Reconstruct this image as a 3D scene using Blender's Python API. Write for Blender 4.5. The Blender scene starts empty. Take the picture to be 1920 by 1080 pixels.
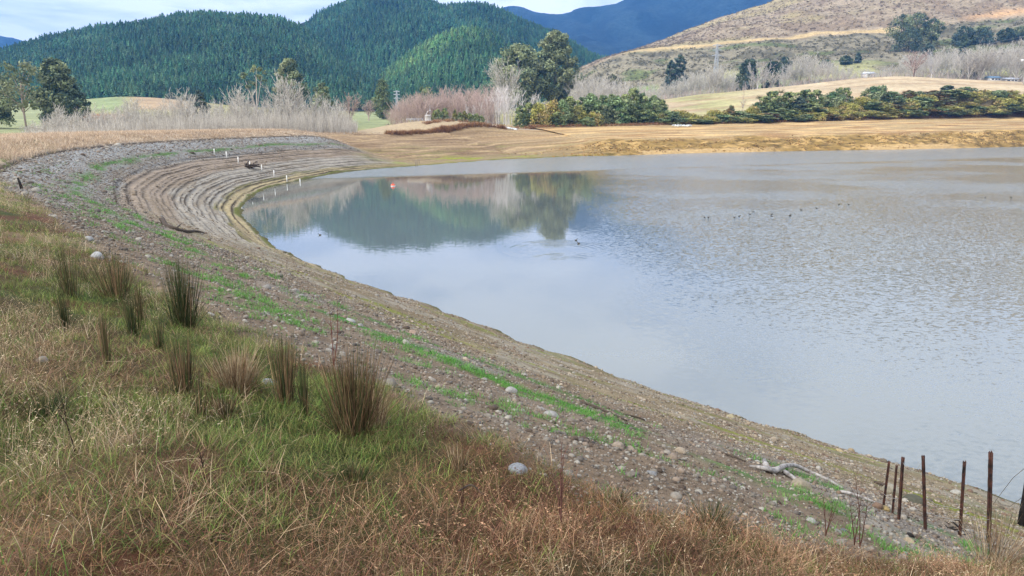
import bpy, math, random
import numpy as np
from mathutils import Vector, Matrix

# ------------------------------------------------------------------ camera, world, sun, exposure
SC = bpy.context.scene
EYE = 8.0                       # eye height over the lake
FPX = 1400.0                    # focal length in pixels of a 1920 wide picture
PITCH = math.radians(12.56)
SP, CP = math.sin(PITCH), math.cos(PITCH)
cam_d = bpy.data.cameras.new('camera')
cam_d.sensor_width = 36.0
cam_d.lens = 36.0 * FPX / 1920.0
cam_d.clip_start = 0.05
cam_d.clip_end = 20000.0
cam = bpy.data.objects.new('camera', cam_d)
SC.collection.objects.link(cam)
cam.location = (0, 0, EYE)
cam.rotation_euler = (math.pi / 2 - PITCH, 0, 0)
SC.camera = cam

SUN_EL, SUN_AZ = math.radians(34), math.radians(238)      # compass style: azimuth from +Y towards +X
world = bpy.data.worlds.new('World')
SC.world = world
world.use_nodes = True
wn, wl = world.node_tree.nodes, world.node_tree.links
wn.clear()
w_out = wn.new('ShaderNodeOutputWorld'); w_bg = wn.new('ShaderNodeBackground')
sky = wn.new('ShaderNodeTexSky'); sky.sky_type = 'NISHITA'; sky.sun_disc = False
sky.sun_elevation = SUN_EL; sky.sun_rotation = SUN_AZ
tc = wn.new('ShaderNodeTexCoord'); sep = wn.new('ShaderNodeSeparateXYZ')
wl.new(tc.outputs['Generated'], sep.inputs[0])
def wmath(op, a, b=None, c=None, clamp=False):
    n = wn.new('ShaderNodeMath'); n.operation = op; n.use_clamp = clamp
    for i, v in enumerate((a, b, c)):
        if v is None: continue
        if isinstance(v, (int, float)): n.inputs[i].default_value = v
        else: wl.new(v, n.inputs[i])
    return n.outputs[0]
zc = wmath('MAXIMUM', sep.outputs['Z'], 0.0)
den = wmath('ADD', zc, 0.13)
cmb = wn.new('ShaderNodeCombineXYZ')
wl.new(wmath('DIVIDE', sep.outputs['X'], den), cmb.inputs[0])
wl.new(wmath('DIVIDE', sep.outputs['Y'], den), cmb.inputs[1])
n1 = wn.new('ShaderNodeTexNoise'); n1.inputs['Scale'].default_value = 1.25; n1.inputs['Detail'].default_value = 7; n1.inputs['Roughness'].default_value = 0.55
n1.inputs['Distortion'].default_value = 0.4
n2 = wn.new('ShaderNodeTexNoise'); n2.inputs['Scale'].default_value = 0.42; n2.inputs['Detail'].default_value = 4
wl.new(cmb.outputs[0], n1.inputs['Vector'])
off = wn.new('ShaderNodeVectorMath'); off.operation = 'ADD'; off.inputs[1].default_value = (3.7, 1.9, 0.3)
wl.new(cmb.outputs[0], off.inputs[0]); wl.new(off.outputs[0], n2.inputs['Vector'])
cover = wn.new('ShaderNodeMapRange'); cover.interpolation_type = 'SMOOTHSTEP'
wl.new(n2.outputs['Fac'], cover.inputs['Value'])
cover.inputs['From Min'].default_value = 0.36; cover.inputs['From Max'].default_value = 0.56
cover.inputs['To Min'].default_value = 0.84; cover.inputs['To Max'].default_value = 1.0
ramp = wn.new('ShaderNodeValToRGB')
wl.new(n1.outputs['Fac'], ramp.inputs[0])
ramp.color_ramp.elements[0].position = 0.37; ramp.color_ramp.elements[0].color = (0.66, 0.72, 0.86, 1)
ramp.color_ramp.elements[1].position = 0.53; ramp.color_ramp.elements[1].color = (1.06, 1.08, 1.12, 1)
gain = wmath('MULTIPLY_ADD', zc, 12.0, 10.5)              # an overcast sky is brighter overhead
cl = wn.new('ShaderNodeVectorMath'); cl.operation = 'SCALE'
wl.new(ramp.outputs[0], cl.inputs[0]); wl.new(gain, cl.inputs['Scale'])
mixw = wn.new('ShaderNodeMix'); mixw.data_type = 'RGBA'
wl.new(cover.outputs[0], mixw.inputs[0]); wl.new(sky.outputs[0], mixw.inputs[6]); wl.new(cl.outputs[0], mixw.inputs[7])
wl.new(mixw.outputs[2], w_bg.inputs['Color'])
w_bg.inputs['Strength'].default_value = 0.1
wl.new(w_bg.outputs[0], w_out.inputs[0])

sun_d = bpy.data.lights.new('sun', 'SUN')
sun_d.energy = 3.3; sun_d.angle = math.radians(5); sun_d.color = (1.0, 0.95, 0.87)
sun = bpy.data.objects.new('sun', sun_d); SC.collection.objects.link(sun)
sdir = Vector((math.sin(SUN_AZ) * math.cos(SUN_EL), math.cos(SUN_AZ) * math.cos(SUN_EL), math.sin(SUN_EL)))
sun.rotation_euler = (-sdir).to_track_quat('-Z', 'Y').to_euler()

SC.view_settings.view_transform = 'Standard'; SC.view_settings.look = 'None'
SC.view_settings.exposure = 0.36; SC.view_settings.gamma = 1.0
SC.cycles.use_denoising = True
SC.cycles.max_bounces = 5; SC.cycles.diffuse_bounces = 2; SC.cycles.glossy_bounces = 3
SC.cycles.transparent_max_bounces = 6; SC.cycles.volume_bounces = 0

# ------------------------------------------------------------------ maths helpers
rnd = random.Random(7)
rng = np.random.default_rng(7)

def lin(r, g, b):
    f = lambda c: (c / 255 / 12.92) if c <= 10.3 else ((c / 255 + 0.055) / 1.055) ** 2.4
    return np.array([f(r), f(g), f(b)])
def alb(r, g, b, k=1.55):        # picture colour -> surface colour, given how bright this daylight is
    return lin(r, g, b) / k

def ray(u, v):
    xc = (u - 960) / FPX; yc = (540 - v) / FPX
    return np.array([xc, CP + yc * SP, -SP + yc * CP])
def at_depth(u, v, y):
    d = ray(u, v); t = y / d[1]
    return np.array([d[0] * t, y, EYE + d[2] * t])
def on_level(u, v, z=0.0):
    d = ray(u, v); t = (z - EYE) / d[2]
    return np.array([d[0] * t, d[1] * t, z])
def z_at(v, y):                  # height that shows at picture row v, y metres ahead
    yc = (540 - np.asarray(v, float)) / FPX
    return EYE + y * (-SP + yc * CP) / (CP + yc * SP)
def a_at(u, v):                  # x / y of a picture column
    yc = (540 - np.asarray(v, float)) / FPX
    return (np.asarray(u, float) - 960) / FPX / (CP + yc * SP)
def project(x, y, z):
    zz = z - EYE
    dep = y * CP - zz * SP
    dep = np.where(np.abs(dep) < 1e-6, 1e-6, dep)
    return 960 + FPX * x / dep, 540 - FPX * (y * SP + zz * CP) / dep, dep
def sstep(e0, e1, x):
    t = np.clip((np.asarray(x, float) - e0) / (e1 - e0), 0, 1)
    return t * t * (3 - 2 * t)
def mix(a, b, t):
    return a * (1 - t) + b * t
def cmix(c, col, w):
    w = np.clip(w, 0, 1)[..., None]
    return c * (1 - w) + np.asarray(col) * w

def _h(ix, iy, seed):
    n = (ix.astype(np.int64) * 374761393 + iy.astype(np.int64) * 668265263 + seed * 974634777) & 0xffffffff
    n = ((n ^ (n >> 13)) * 1274126177) & 0xffffffff
    return ((n ^ (n >> 16)) & 0xffff) / 65535.0
def vnoise(x, y, seed=0):
    x = np.asarray(x, float); y = np.asarray(y, float)
    ix = np.floor(x); iy = np.floor(y); fx = x - ix; fy = y - iy
    fx = fx * fx * (3 - 2 * fx); fy = fy * fy * (3 - 2 * fy)
    a = _h(ix, iy, seed); b = _h(ix + 1, iy, seed); c = _h(ix, iy + 1, seed); d = _h(ix + 1, iy + 1, seed)
    return (a * (1 - fx) + b * fx) * (1 - fy) + (c * (1 - fx) + d * fx) * fy
def fbm(x, y, seed=0, octs=4, gain=0.5):
    s = 0; amp = 1; tot = 0
    for k in range(octs):
        s = s + amp * vnoise(x * 2 ** k + 17.3 * k, y * 2 ** k - 9.1 * k, seed + k); tot += amp; amp *= gain
    return s / tot

# ------------------------------------------------------------------ object helpers
def tag(o, label=None, cat=None, group=None, kind=None):
    if label: o['label'] = label
    if cat: o['category'] = cat
    if group: o['group'] = group
    if kind: o['kind'] = kind
    return o
def mesh_np(name, V, F, mat, C=None, parent=None, smooth=False, loc=None):
    V = np.ascontiguousarray(V, dtype=np.float32); F = np.ascontiguousarray(F, dtype=np.int32)
    me = bpy.data.meshes.new(name)
    n, k = F.shape
    me.vertices.add(len(V)); me.vertices.foreach_set('co', V.ravel())
    me.loops.add(n * k); me.loops.foreach_set('vertex_index', F.ravel())
    me.polygons.add(n); me.polygons.foreach_set('loop_start', np.arange(0, n * k, k, dtype=np.int32))
    if smooth: me.polygons.foreach_set('use_smooth', np.ones(n, dtype=bool))
    if C is not None:
        at = me.attributes.new('Col', 'FLOAT_COLOR', 'POINT')
        cc = np.ones((len(V), 4), np.float32); cc[:, :3] = C
        at.data.foreach_set('color', cc.ravel())
    me.update(calc_edges=True)
    if mat is not None: me.materials.append(mat)
    o = bpy.data.objects.new(name, me); SC.collection.objects.link(o)
    if parent is not None: o.parent = parent
    if loc is not None: o.location = loc
    return o
def empty(name, loc, rz=0.0, s=1.0):
    o = bpy.data.objects.new(name, None); SC.collection.objects.link(o)
    o.location = loc; o.rotation_euler = (0, 0, rz); o.scale = (s, s, s)
    return o
def dup(o, loc, rz=0.0, s=1.0):
    c = o.copy(); SC.collection.objects.link(c)
    c.location = loc; c.rotation_euler = (0, 0, rz); c.scale = s if isinstance(s, tuple) else (s, s, s)
    for ch in list(o.children):
        k = ch.copy(); SC.collection.objects.link(k); k.parent = c
        for g in list(ch.children):
            q = g.copy(); SC.collection.objects.link(q); q.parent = k
    return c

class Geo:                       # collects triangles / quads (quads split) with colours
    def __init__(s): s.V = []; s.F = []; s.C = []; s.n = 0
    def add(s, V, F, C=None):
        V = np.asarray(V, float); F = np.asarray(F, int)
        if F.shape[1] == 4: F = np.vstack([F[:, [0, 1, 2]], F[:, [0, 2, 3]]])
        s.V.append(V); s.F.append(F + s.n); s.n += len(V)
        if C is not None: s.C.append(np.broadcast_to(np.asarray(C, float), (len(V), 3)))
    def build(s, name, mat, parent=None, smooth=False, loc=None):
        return mesh_np(name, np.vstack(s.V), np.vstack(s.F), mat, np.vstack(s.C) if s.C else None, parent, smooth, loc)

def tubes(P0, P1, R0, R1, k=3):  # many tapered prisms at once
    P0 = np.asarray(P0, float); P1 = np.asarray(P1, float); R0 = np.asarray(R0, float); R1 = np.asarray(R1, float)
    d = P1 - P0; d /= np.linalg.norm(d, axis=1, keepdims=True) + 1e-9
    ref = np.where(np.abs(d[:, 2:3]) < 0.9, np.array([[0, 0, 1.0]]), np.array([[1.0, 0, 0]]))
    a = np.cross(d, ref); a /= np.linalg.norm(a, axis=1, keepdims=True) + 1e-9
    b = np.cross(d, a)
    n = len(P0); V = np.zeros((n, 2 * k, 3))
    for i in range(k):
        t = 2 * math.pi * i / k
        o = a * math.cos(t) + b * math.sin(t)
        V[:, i] = P0 + o * R0[:, None]; V[:, k + i] = P1 + o * R1[:, None]
    base = (np.arange(n) * 2 * k)[:, None]
    F = []
    for i in range(k):
        j = (i + 1) % k
        F += [base + np.array([i, j, k + j]), base + np.array([i, k + j, k + i])]
    return V.reshape(-1, 3), np.vstack(F)
def polytube(P, R, k=8, wob=0.0, seed=0, cap=True):     # one continuous tube along a polyline
    P = np.asarray(P, float); n = len(P); R = np.broadcast_to(np.asarray(R, float), (n,))
    T = np.gradient(P, axis=0); T /= np.linalg.norm(T, axis=1, keepdims=True) + 1e-9
    r = np.random.default_rng(seed)
    V = []
    ref = np.array([0, 0, 1.0]) if abs(T[0, 2]) < 0.85 else np.array([1.0, 0, 0])
    for i in range(n):
        a = np.cross(T[i], ref); a /= np.linalg.norm(a) + 1e-9
        b = np.cross(T[i], a)
        for j in range(k):
            t = 2 * math.pi * j / k
            V.append(P[i] + (a * math.cos(t) + b * math.sin(t)) * R[i] * (1 + wob * (r.random() - 0.5)))
    F = []
    for i in range(n - 1):
        for j in range(k):
            j2 = (j + 1) % k
            F += [[i * k + j, i * k + j2, (i + 1) * k + j2], [i * k + j, (i + 1) * k + j2, (i + 1) * k + j]]
    if cap:
        V.append(P[0]); V.append(P[-1]); c0, c1 = n * k, n * k + 1
        for j in range(k):
            j2 = (j + 1) % k
            F.append([c0, j2, j]); F.append([c1, (n - 1) * k + j, (n - 1) * k + j2])
    return np.array(V), np.array(F)
def lathe(prof, k=24):           # (radius, z) pairs
    n = len(prof); V = []; F = []
    for r, z in prof:
        for j in range(k):
            t = 2 * math.pi * j / k
            V.append([r * math.cos(t), r * math.sin(t), z])
    for i in range(n - 1):
        for j in range(k):
            j2 = (j + 1) % k
            F.append([i * k + j, i * k + j2, (i + 1) * k + j2, (i + 1) * k + j])
    return np.array(V), np.array(F)
def box(x0, x1, y0, y1, z0, z1):
    V = np.array([[x, y, z] for z in (z0, z1) for y in (y0, y1) for x in (x0, x1)], float)
    F = np.array([[0, 2, 3, 1], [4, 5, 7, 6], [0, 1, 5, 4], [1, 3, 7, 5], [3, 2, 6, 7], [2, 0, 4, 6]])
    return V, F
def ico(sub=1):
    t = (1 + 5 ** 0.5) / 2
    V = [(-1, t, 0), (1, t, 0), (-1, -t, 0), (1, -t, 0), (0, -1, t), (0, 1, t), (0, -1, -t), (0, 1, -t), (t, 0, -1), (t, 0, 1), (-t, 0, -1), (-t, 0, 1)]
    F = [(0, 11, 5), (0, 5, 1), (0, 1, 7), (0, 7, 10), (0, 10, 11), (1, 5, 9), (5, 11, 4), (11, 10, 2), (10, 7, 6), (7, 1, 8), (3, 9, 4), (3, 4, 2), (3, 2, 6), (3, 6, 8), (3, 8, 9), (4, 9, 5), (2, 4, 11), (6, 2, 10), (8, 6, 7), (9, 8, 1)]
    V = [np.array(v, float) / np.linalg.norm(v) for v in V]
    for _ in range(sub - 1):
        cache = {}; NF = []
        def mid(a, b):
            key = (min(a, b), max(a, b))
            if key not in cache:
                m = V[a] + V[b]; V.append(m / np.linalg.norm(m)); cache[key] = len(V) - 1
            return cache[key]
        for a, b, c in F:
            ab, bc, ca = mid(a, b), mid(b, c), mid(c, a)
            NF += [(a, ab, ca), (b, bc, ab), (c, ca, bc), (ab, bc, ca)]
        F = NF
    return np.array(V), np.array(F)
def stone(seed, sub=2, flat=0.6, rough=0.22):
    V, F = ico(sub); r = np.random.default_rng(seed)
    k = r.normal(size=(5, 3)); ph = r.uniform(0, 6, 5)
    disp = sum(np.sin(V @ k[i] * 1.6 + ph[i]) for i in range(5)) / 5
    for _ in range(4):           # knocked-off facets
        n = r.normal(size=3); n /= np.linalg.norm(n); lim = r.uniform(0.62, 0.9)
        s = V @ n; V = V - np.where(s > lim, s - lim, 0)[:, None] * n
    V = V * (1 + rough * disp)[:, None] * np.array([1.0, r.uniform(0.65, 0.95), flat * r.uniform(0.8, 1.2)])
    return V, F

def scatter(protos, idx, pos, rz, scl, tilt=None, col=None, colvar=None, nrm=None):
    """protos: list of (V,F[,C]); returns one big (V,F,C): every copy is real geometry."""
    VV, FF, CC = [], [], []; n0 = 0
    pos = np.asarray(pos); scl = np.asarray(scl)
    if scl.ndim == 1: scl = np.repeat(scl[:, None], 3, 1)
    for p, pr in enumerate(protos):
        m = np.where(idx == p)[0]
        if not len(m): continue
        V, F = pr[0], pr[1]
        if F.shape[1] == 4: F = np.vstack([F[:, [0, 1, 2]], F[:, [0, 2, 3]]])
        c, s = np.cos(rz[m])[:, None], np.sin(rz[m])[:, None]
        L = V[None] * scl[m][:, None, :]
        X = L[..., 0] * c - L[..., 1] * s; Y = L[..., 0] * s + L[..., 1] * c; Z = L[..., 2]
        if tilt is not None:     # shear-free lean: rotate about x then y
            tx, ty = tilt[m, 0:1], tilt[m, 1:2]
            Y, Z = Y * np.cos(tx) - Z * np.sin(tx), Y * np.sin(tx) + Z * np.cos(tx)
            X, Z = X * np.cos(ty) + Z * np.sin(ty), -X * np.sin(ty) + Z * np.cos(ty)
        W = np.stack([X, Y, Z], -1) + pos[m][:, None, :]
        VV.append(W.reshape(-1, 3).astype(np.float32))
        FF.append((F[None] + (np.arange(len(m)) * len(V))[:, None, None]).reshape(-1, 3).astype(np.int32) + n0)
        n0 += len(m) * len(V)
        base = np.ones((len(V), 3)) if len(pr) < 3 else pr[2]
        cc = np.broadcast_to(base[None], (len(m), len(V), 3))
        if col is not None: cc = cc * col[m][:, None, :]
        CC.append(cc.reshape(-1, 3).astype(np.float32))
    return np.vstack(VV), np.vstack(FF), np.vstack(CC)

# ------------------------------------------------------------------ materials
def new_mat(name, rough=0.9, spec=0.2):
    m = bpy.data.materials.new(name); m.use_nodes = True
    b = m.node_tree.nodes['Principled BSDF']
    b.inputs['Roughness'].default_value = rough; b.inputs['Specular IOR Level'].default_value = spec
    return m, m.node_tree.nodes, m.node_tree.links, b
def noise_node(n, l, scale, detail=4, rough=0.6, coord='Object', dist=0.0):
    t = n.new('ShaderNodeTexCoord'); x = n.new('ShaderNodeTexNoise')
    x.inputs['Scale'].default_value = scale; x.inputs['Detail'].default_value = detail
    x.inputs['Roughness'].default_value = rough; x.inputs['Distortion'].default_value = dist
    l.new(t.outputs[coord], x.inputs['Vector'])
    return x
def vary(n, l, col, fac, lo, hi):            # col * (lo..hi by fac)
    mr = n.new('ShaderNodeMapRange'); l.new(fac, mr.inputs[0])
    mr.inputs[1].default_value = 0.3; mr.inputs[2].default_value = 0.7
    mr.inputs[3].default_value = lo; mr.inputs[4].default_value = hi
    sc = n.new('ShaderNodeVectorMath'); sc.operation = 'SCALE'
    l.new(col, sc.inputs[0]); l.new(mr.outputs[0], sc.inputs['Scale'])
    return sc.outputs[0]
def mat_ground(name, scales=((1.7, 0.75, 1.25), (14, 0.7, 1.3), (70, 0.7, 1.3)), bump=0.5, bscale=35, bdist=0.02):
    m, n, l, b = new_mat(name, 0.95, 0.1)
    a = n.new('ShaderNodeAttribute'); a.attribute_name = 'Col'
    c = a.outputs['Color']
    for s, lo, hi in scales:
        c = vary(n, l, c, noise_node(n, l, s).outputs['Fac'], lo, hi)
    l.new(c, b.inputs['Base Color'])
    bp = n.new('ShaderNodeBump'); bp.inputs['Strength'].default_value = bump; bp.inputs['Distance'].default_value = bdist
    l.new(noise_node(n, l, bscale, 6, 0.7).outputs['Fac'], bp.inputs['Height']); l.new(bp.outputs[0], b.inputs['Normal'])
    return m
def mat_col(name, rough=0.85, spec=0.15, lo=0.8, hi=1.2, scale=6, trans=0.0, island=0.0):
    m, n, l, b = new_mat(name, rough, spec)
    a = n.new('ShaderNodeAttribute'); a.attribute_name = 'Col'
    c = vary(n, l, a.outputs['Color'], noise_node(n, l, scale).outputs['Fac'], lo, hi)
    if island:
        g = n.new('ShaderNodeNewGeometry')
        mr = n.new('ShaderNodeMapRange'); l.new(g.outputs['Random Per Island'], mr.inputs[0])
        mr.inputs[3].default_value = 1 - island; mr.inputs[4].default_value = 1 + island
        sc = n.new('ShaderNodeVectorMath'); sc.operation = 'SCALE'; l.new(c, sc.inputs[0]); l.new(mr.outputs[0], sc.inputs['Scale']); c = sc.outputs[0]
    l.new(c, b.inputs['Base Color'])
    if trans:
        tr = n.new('ShaderNodeBsdfTranslucent'); l.new(c, tr.inputs['Color'])
        mx = n.new('ShaderNodeMixShader'); mx.inputs[0].default_value = trans
        out = n['Material Output']; l.new(b.outputs[0], mx.inputs[1]); l.new(tr.outputs[0], mx.inputs[2]); l.new(mx.outputs[0], out.inputs[0])
    return m
def mat_plain(name, c0, c1, scale=8, rough=0.8, spec=0.2, bump=0.0, detail=5):
    m, n, l, b = new_mat(name, rough, spec)
    x = noise_node(n, l, scale, detail, 0.65)
    r = n.new('ShaderNodeValToRGB'); l.new(x.outputs['Fac'], r.inputs[0])
    r.color_ramp.elements[0].position = 0.35; r.color_ramp.elements[1].position = 0.65
    r.color_ramp.elements[0].color = (*c0, 1); r.color_ramp.elements[1].color = (*c1, 1)
    l.new(r.outputs[0], b.inputs['Base Color'])
    if bump:
        bp = n.new('ShaderNodeBump'); bp.inputs['Strength'].default_value = bump; bp.inputs['Distance'].default_value = 0.02
        l.new(x.outputs['Fac'], bp.inputs['Height']); l.new(bp.outputs[0], b.inputs['Normal'])
    return m

M_BANK = mat_ground('bank_soil')
M_GROUND = mat_ground('valley_pasture', ((0.05, 0.8, 1.2), (0.4, 0.8, 1.2), (2.0, 0.8, 1.2)), 0.6, 2.0, 0.3)
M_HILL = mat_ground('hill_scrub', ((0.03, 0.85, 1.15), (0.15, 0.8, 1.2), (0.6, 0.65, 1.35)), 0.8, 0.5, 1.2)
M_FAR = mat_ground('mountain_forest', ((0.004, 0.75, 1.25), (0.02, 0.7, 1.3), (0.08, 0.6, 1.4)), 1.0, 0.06, 14.0)
M_PINE = mat_col('pine_needles', 0.9, 0.1, 0.8, 1.2, 0.02, 0, 0.2)
M_LEAF = mat_col('tree_leaves', 0.7, 0.25, 0.85, 1.15, 0.5, 0.2, 0.3)
M_GRASS = mat_col('grass_blades', 0.75, 0.2, 0.85, 1.15, 1.5, 0.3, 0.25)
M_STONE = mat_col('river_stone', 0.85, 0.25, 0.75, 1.25, 30)
M_BARK = mat_col('bark', 0.9, 0.1, 0.8, 1.2, 3)
M_TWIG = mat_col('bare_twigs', 0.9, 0.1, 0.9, 1.1, 2)

# ------------------------------------------------------------------ shoreline: (s, d) coordinates, d = metres away from the water
SH_PX = [(1913, 947), (1813, 910), (1613, 857), (1500, 817), (1333, 763), (1160, 703), (993, 643), (860, 592), (817, 577), (700, 540),
         (633, 513), (533, 473), (500, 447), (480, 433), (457, 410), (453, 391), (467, 373), (500, 353), (550, 341), (600, 331), (643, 323),
         (700, 317), (780, 311), (860, 305), (940, 299), (1000, 297), (1070, 293), (1150, 292), (1300, 287), (1500, 283), (1700, 280), (1920, 275)]
_p = [on_level(u, v)[:2] for u, v in SH_PX]
_p = [np.array([46, -30.0]), np.array([28, -8.0]), np.array([18.5, 4.5])] + _p + [np.array([215, 262.0]), np.array([330, 300.0])]
_p = np.array(_p)
def resample(P, step, smooth):
    seg = np.linalg.norm(np.diff(P, axis=0), axis=1); L = np.concatenate([[0], np.cumsum(seg)])
    t = np.arange(0, L[-1], step)
    Q = np.stack([np.interp(t, L, P[:, 0]), np.interp(t, L, P[:, 1])], 1)
    for _ in range(smooth):
        Q[1:-1] = 0.25 * Q[:-2] + 0.5 * Q[1:-1] + 0.25 * Q[2:]
    return Q
SH = resample(_p, 0.25, 60)
_seg = np.linalg.norm(np.diff(SH, axis=0), axis=1); SHL = np.concatenate([[0], np.cumsum(_seg)])
_t = np.gradient(SH, axis=0); _t /= np.linalg.norm(_t, axis=1, keepdims=True)
SHN = np.stack([-_t[:, 1], _t[:, 0]], 1)
for _ in range(200):
    SHN[1:-1] = 0.25 * SHN[:-2] + 0.5 * SHN[1:-1] + 0.25 * SHN[2:]
SHN /= np.linalg.norm(SHN, axis=1, keepdims=True)
def sd_pos(s, d):
    s = np.asarray(s, float)
    nx, ny = np.interp(s, SHL, SHN[:, 0]), np.interp(s, SHL, SHN[:, 1])
    q = np.sqrt(nx * nx + ny * ny)
    return np.interp(s, SHL, SH[:, 0]) + nx / q * d, np.interp(s, SHL, SH[:, 1]) + ny / q * d
def xy_sd(x, y):
    k = np.argmin((SH[:, 0] - x) ** 2 + (SH[:, 1] - y) ** 2)
    s = SHL[k]; d = (x - SH[k, 0]) * SHN[k, 0] + (y - SH[k, 1]) * SHN[k, 1]
    return s, d
def s_of_px(u, v):
    p = on_level(u, v); return xy_sd(p[0], p[1])[0]
S_R = s_of_px(1700, 880); S_BEND = s_of_px(453, 391); S_DEND = s_of_px(640, 324); S_C0 = s_of_px(720, 315)
S_C1 = s_of_px(980, 297); S_F0 = s_of_px(1120, 292); S_END = SHL[-1]
S_MID = s_of_px(700, 540)

# valley heights: rows of depth, each (a knots, z knots)
def row_v(y, kn):
    return y, np.array([a_at(u, v) for u, v in kn]), np.array([z_at(v, y) for u, v in kn])
def row_z(y, kn):
    return y, np.array([a_at(u, 228) for u, z in kn]), np.array([z for u, z in kn], float)
VROWS = [row_z(20, [(0, 3)]), row_z(90, [(0, 3.6)]), row_z(150, [(0, 5.2), (700, 5.5), (960, 5.6), (1300, 7)]),
         row_z(200, [(-200, 6.8), (0, 6.6), (300, 5.6), (700, 5.6), (860, 6.2), (1300, 7.4), (1900, 9)]),
         row_z(260, [(-200, 8), (0, 7.6), (300, 7.0), (700, 7.0), (960, 7.6), (1300, 8.4), (1500, 9.2), (1900, 11.2), (2200, 12)]),
         row_v(320, [(-300, 212), (0, 218), (230, 222), (450, 222), (700, 224), (900, 222), (1100, 214), (1230, 205), (1400, 190), (1600, 175), (1750, 172), (1920, 178)]),
         row_v(390, [(-300, 205), (0, 212), (230, 213), (450, 214), (700, 221), (800, 221), (960, 215), (1100, 205), (1180, 195), (1230, 188), (1300, 178), (1400, 167), (1500, 158), (1600, 147), (1680, 141), (1750, 145), (1850, 150), (1920, 153), (2200, 160)]),
         row_v(425, [(-300, 203), (0, 208), (230, 203), (450, 206), (700, 219), (960, 213), (1100, 203), (1230, 193), (1300, 184), (1400, 174), (1500, 165), (1600, 154), (1680, 149), (1750, 152), (1850, 157), (1920, 160), (2200, 165)]),
         row_v(520, [(-300, 190), (0, 198), (120, 190), (170, 184), (230, 179), (310, 183), (380, 192), (450, 200), (600, 206), (700, 208), (960, 205), (1100, 195), (1250, 185), (1920, 165)]),
         row_v(640, [(-300, 186), (0, 190), (960, 205), (1920, 170)])]
AG = np.linspace(-1.6, 1.6, 640)
YG = np.linspace(20, 640, 311)
_tab = np.array([np.interp(AG, r[1], r[2]) for r in VROWS])
_ys = np.array([r[0] for r in VROWS])
VT = np.array([[0.0]])
VT = np.stack([np.interp(YG, _ys, _tab[:, j]) for j in range(len(AG))], 1)
def blur(T, n0, n1):
    for _ in range(n0): T[1:-1] = 0.25 * T[:-2] + 0.5 * T[1:-1] + 0.25 * T[2:]
    for _ in range(n1): T[:, 1:-1] = 0.25 * T[:, :-2] + 0.5 * T[:, 1:-1] + 0.25 * T[:, 2:]
    return T
VT = blur(VT, 8, 30)
def bilin(T, xs, ys, a, y):
    fi = np.clip((a - xs[0]) / (xs[1] - xs[0]), 0, len(xs) - 1.001); fj = np.clip((y - ys[0]) / (ys[1] - ys[0]), 0, len(ys) - 1.001)
    i = fi.astype(int); j = fj.astype(int); fi = fi - i; fj = fj - j
    return (T[j, i] * (1 - fi) + T[j, i + 1] * fi) * (1 - fj) + (T[j + 1, i] * (1 - fi) + T[j + 1, i + 1] * fi) * fj
def z_valley(x, y):
    x = np.asarray(x, float); y = np.asarray(y, float)
    ye = np.maximum(y, 20)
    z = bilin(VT, AG, YG, np.clip(x / ye, -1.59, 1.59), np.clip(ye, 20, 639))
    return z + (fbm(x / 25, y / 25, 3, 3) - 0.5) * 0.8

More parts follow.
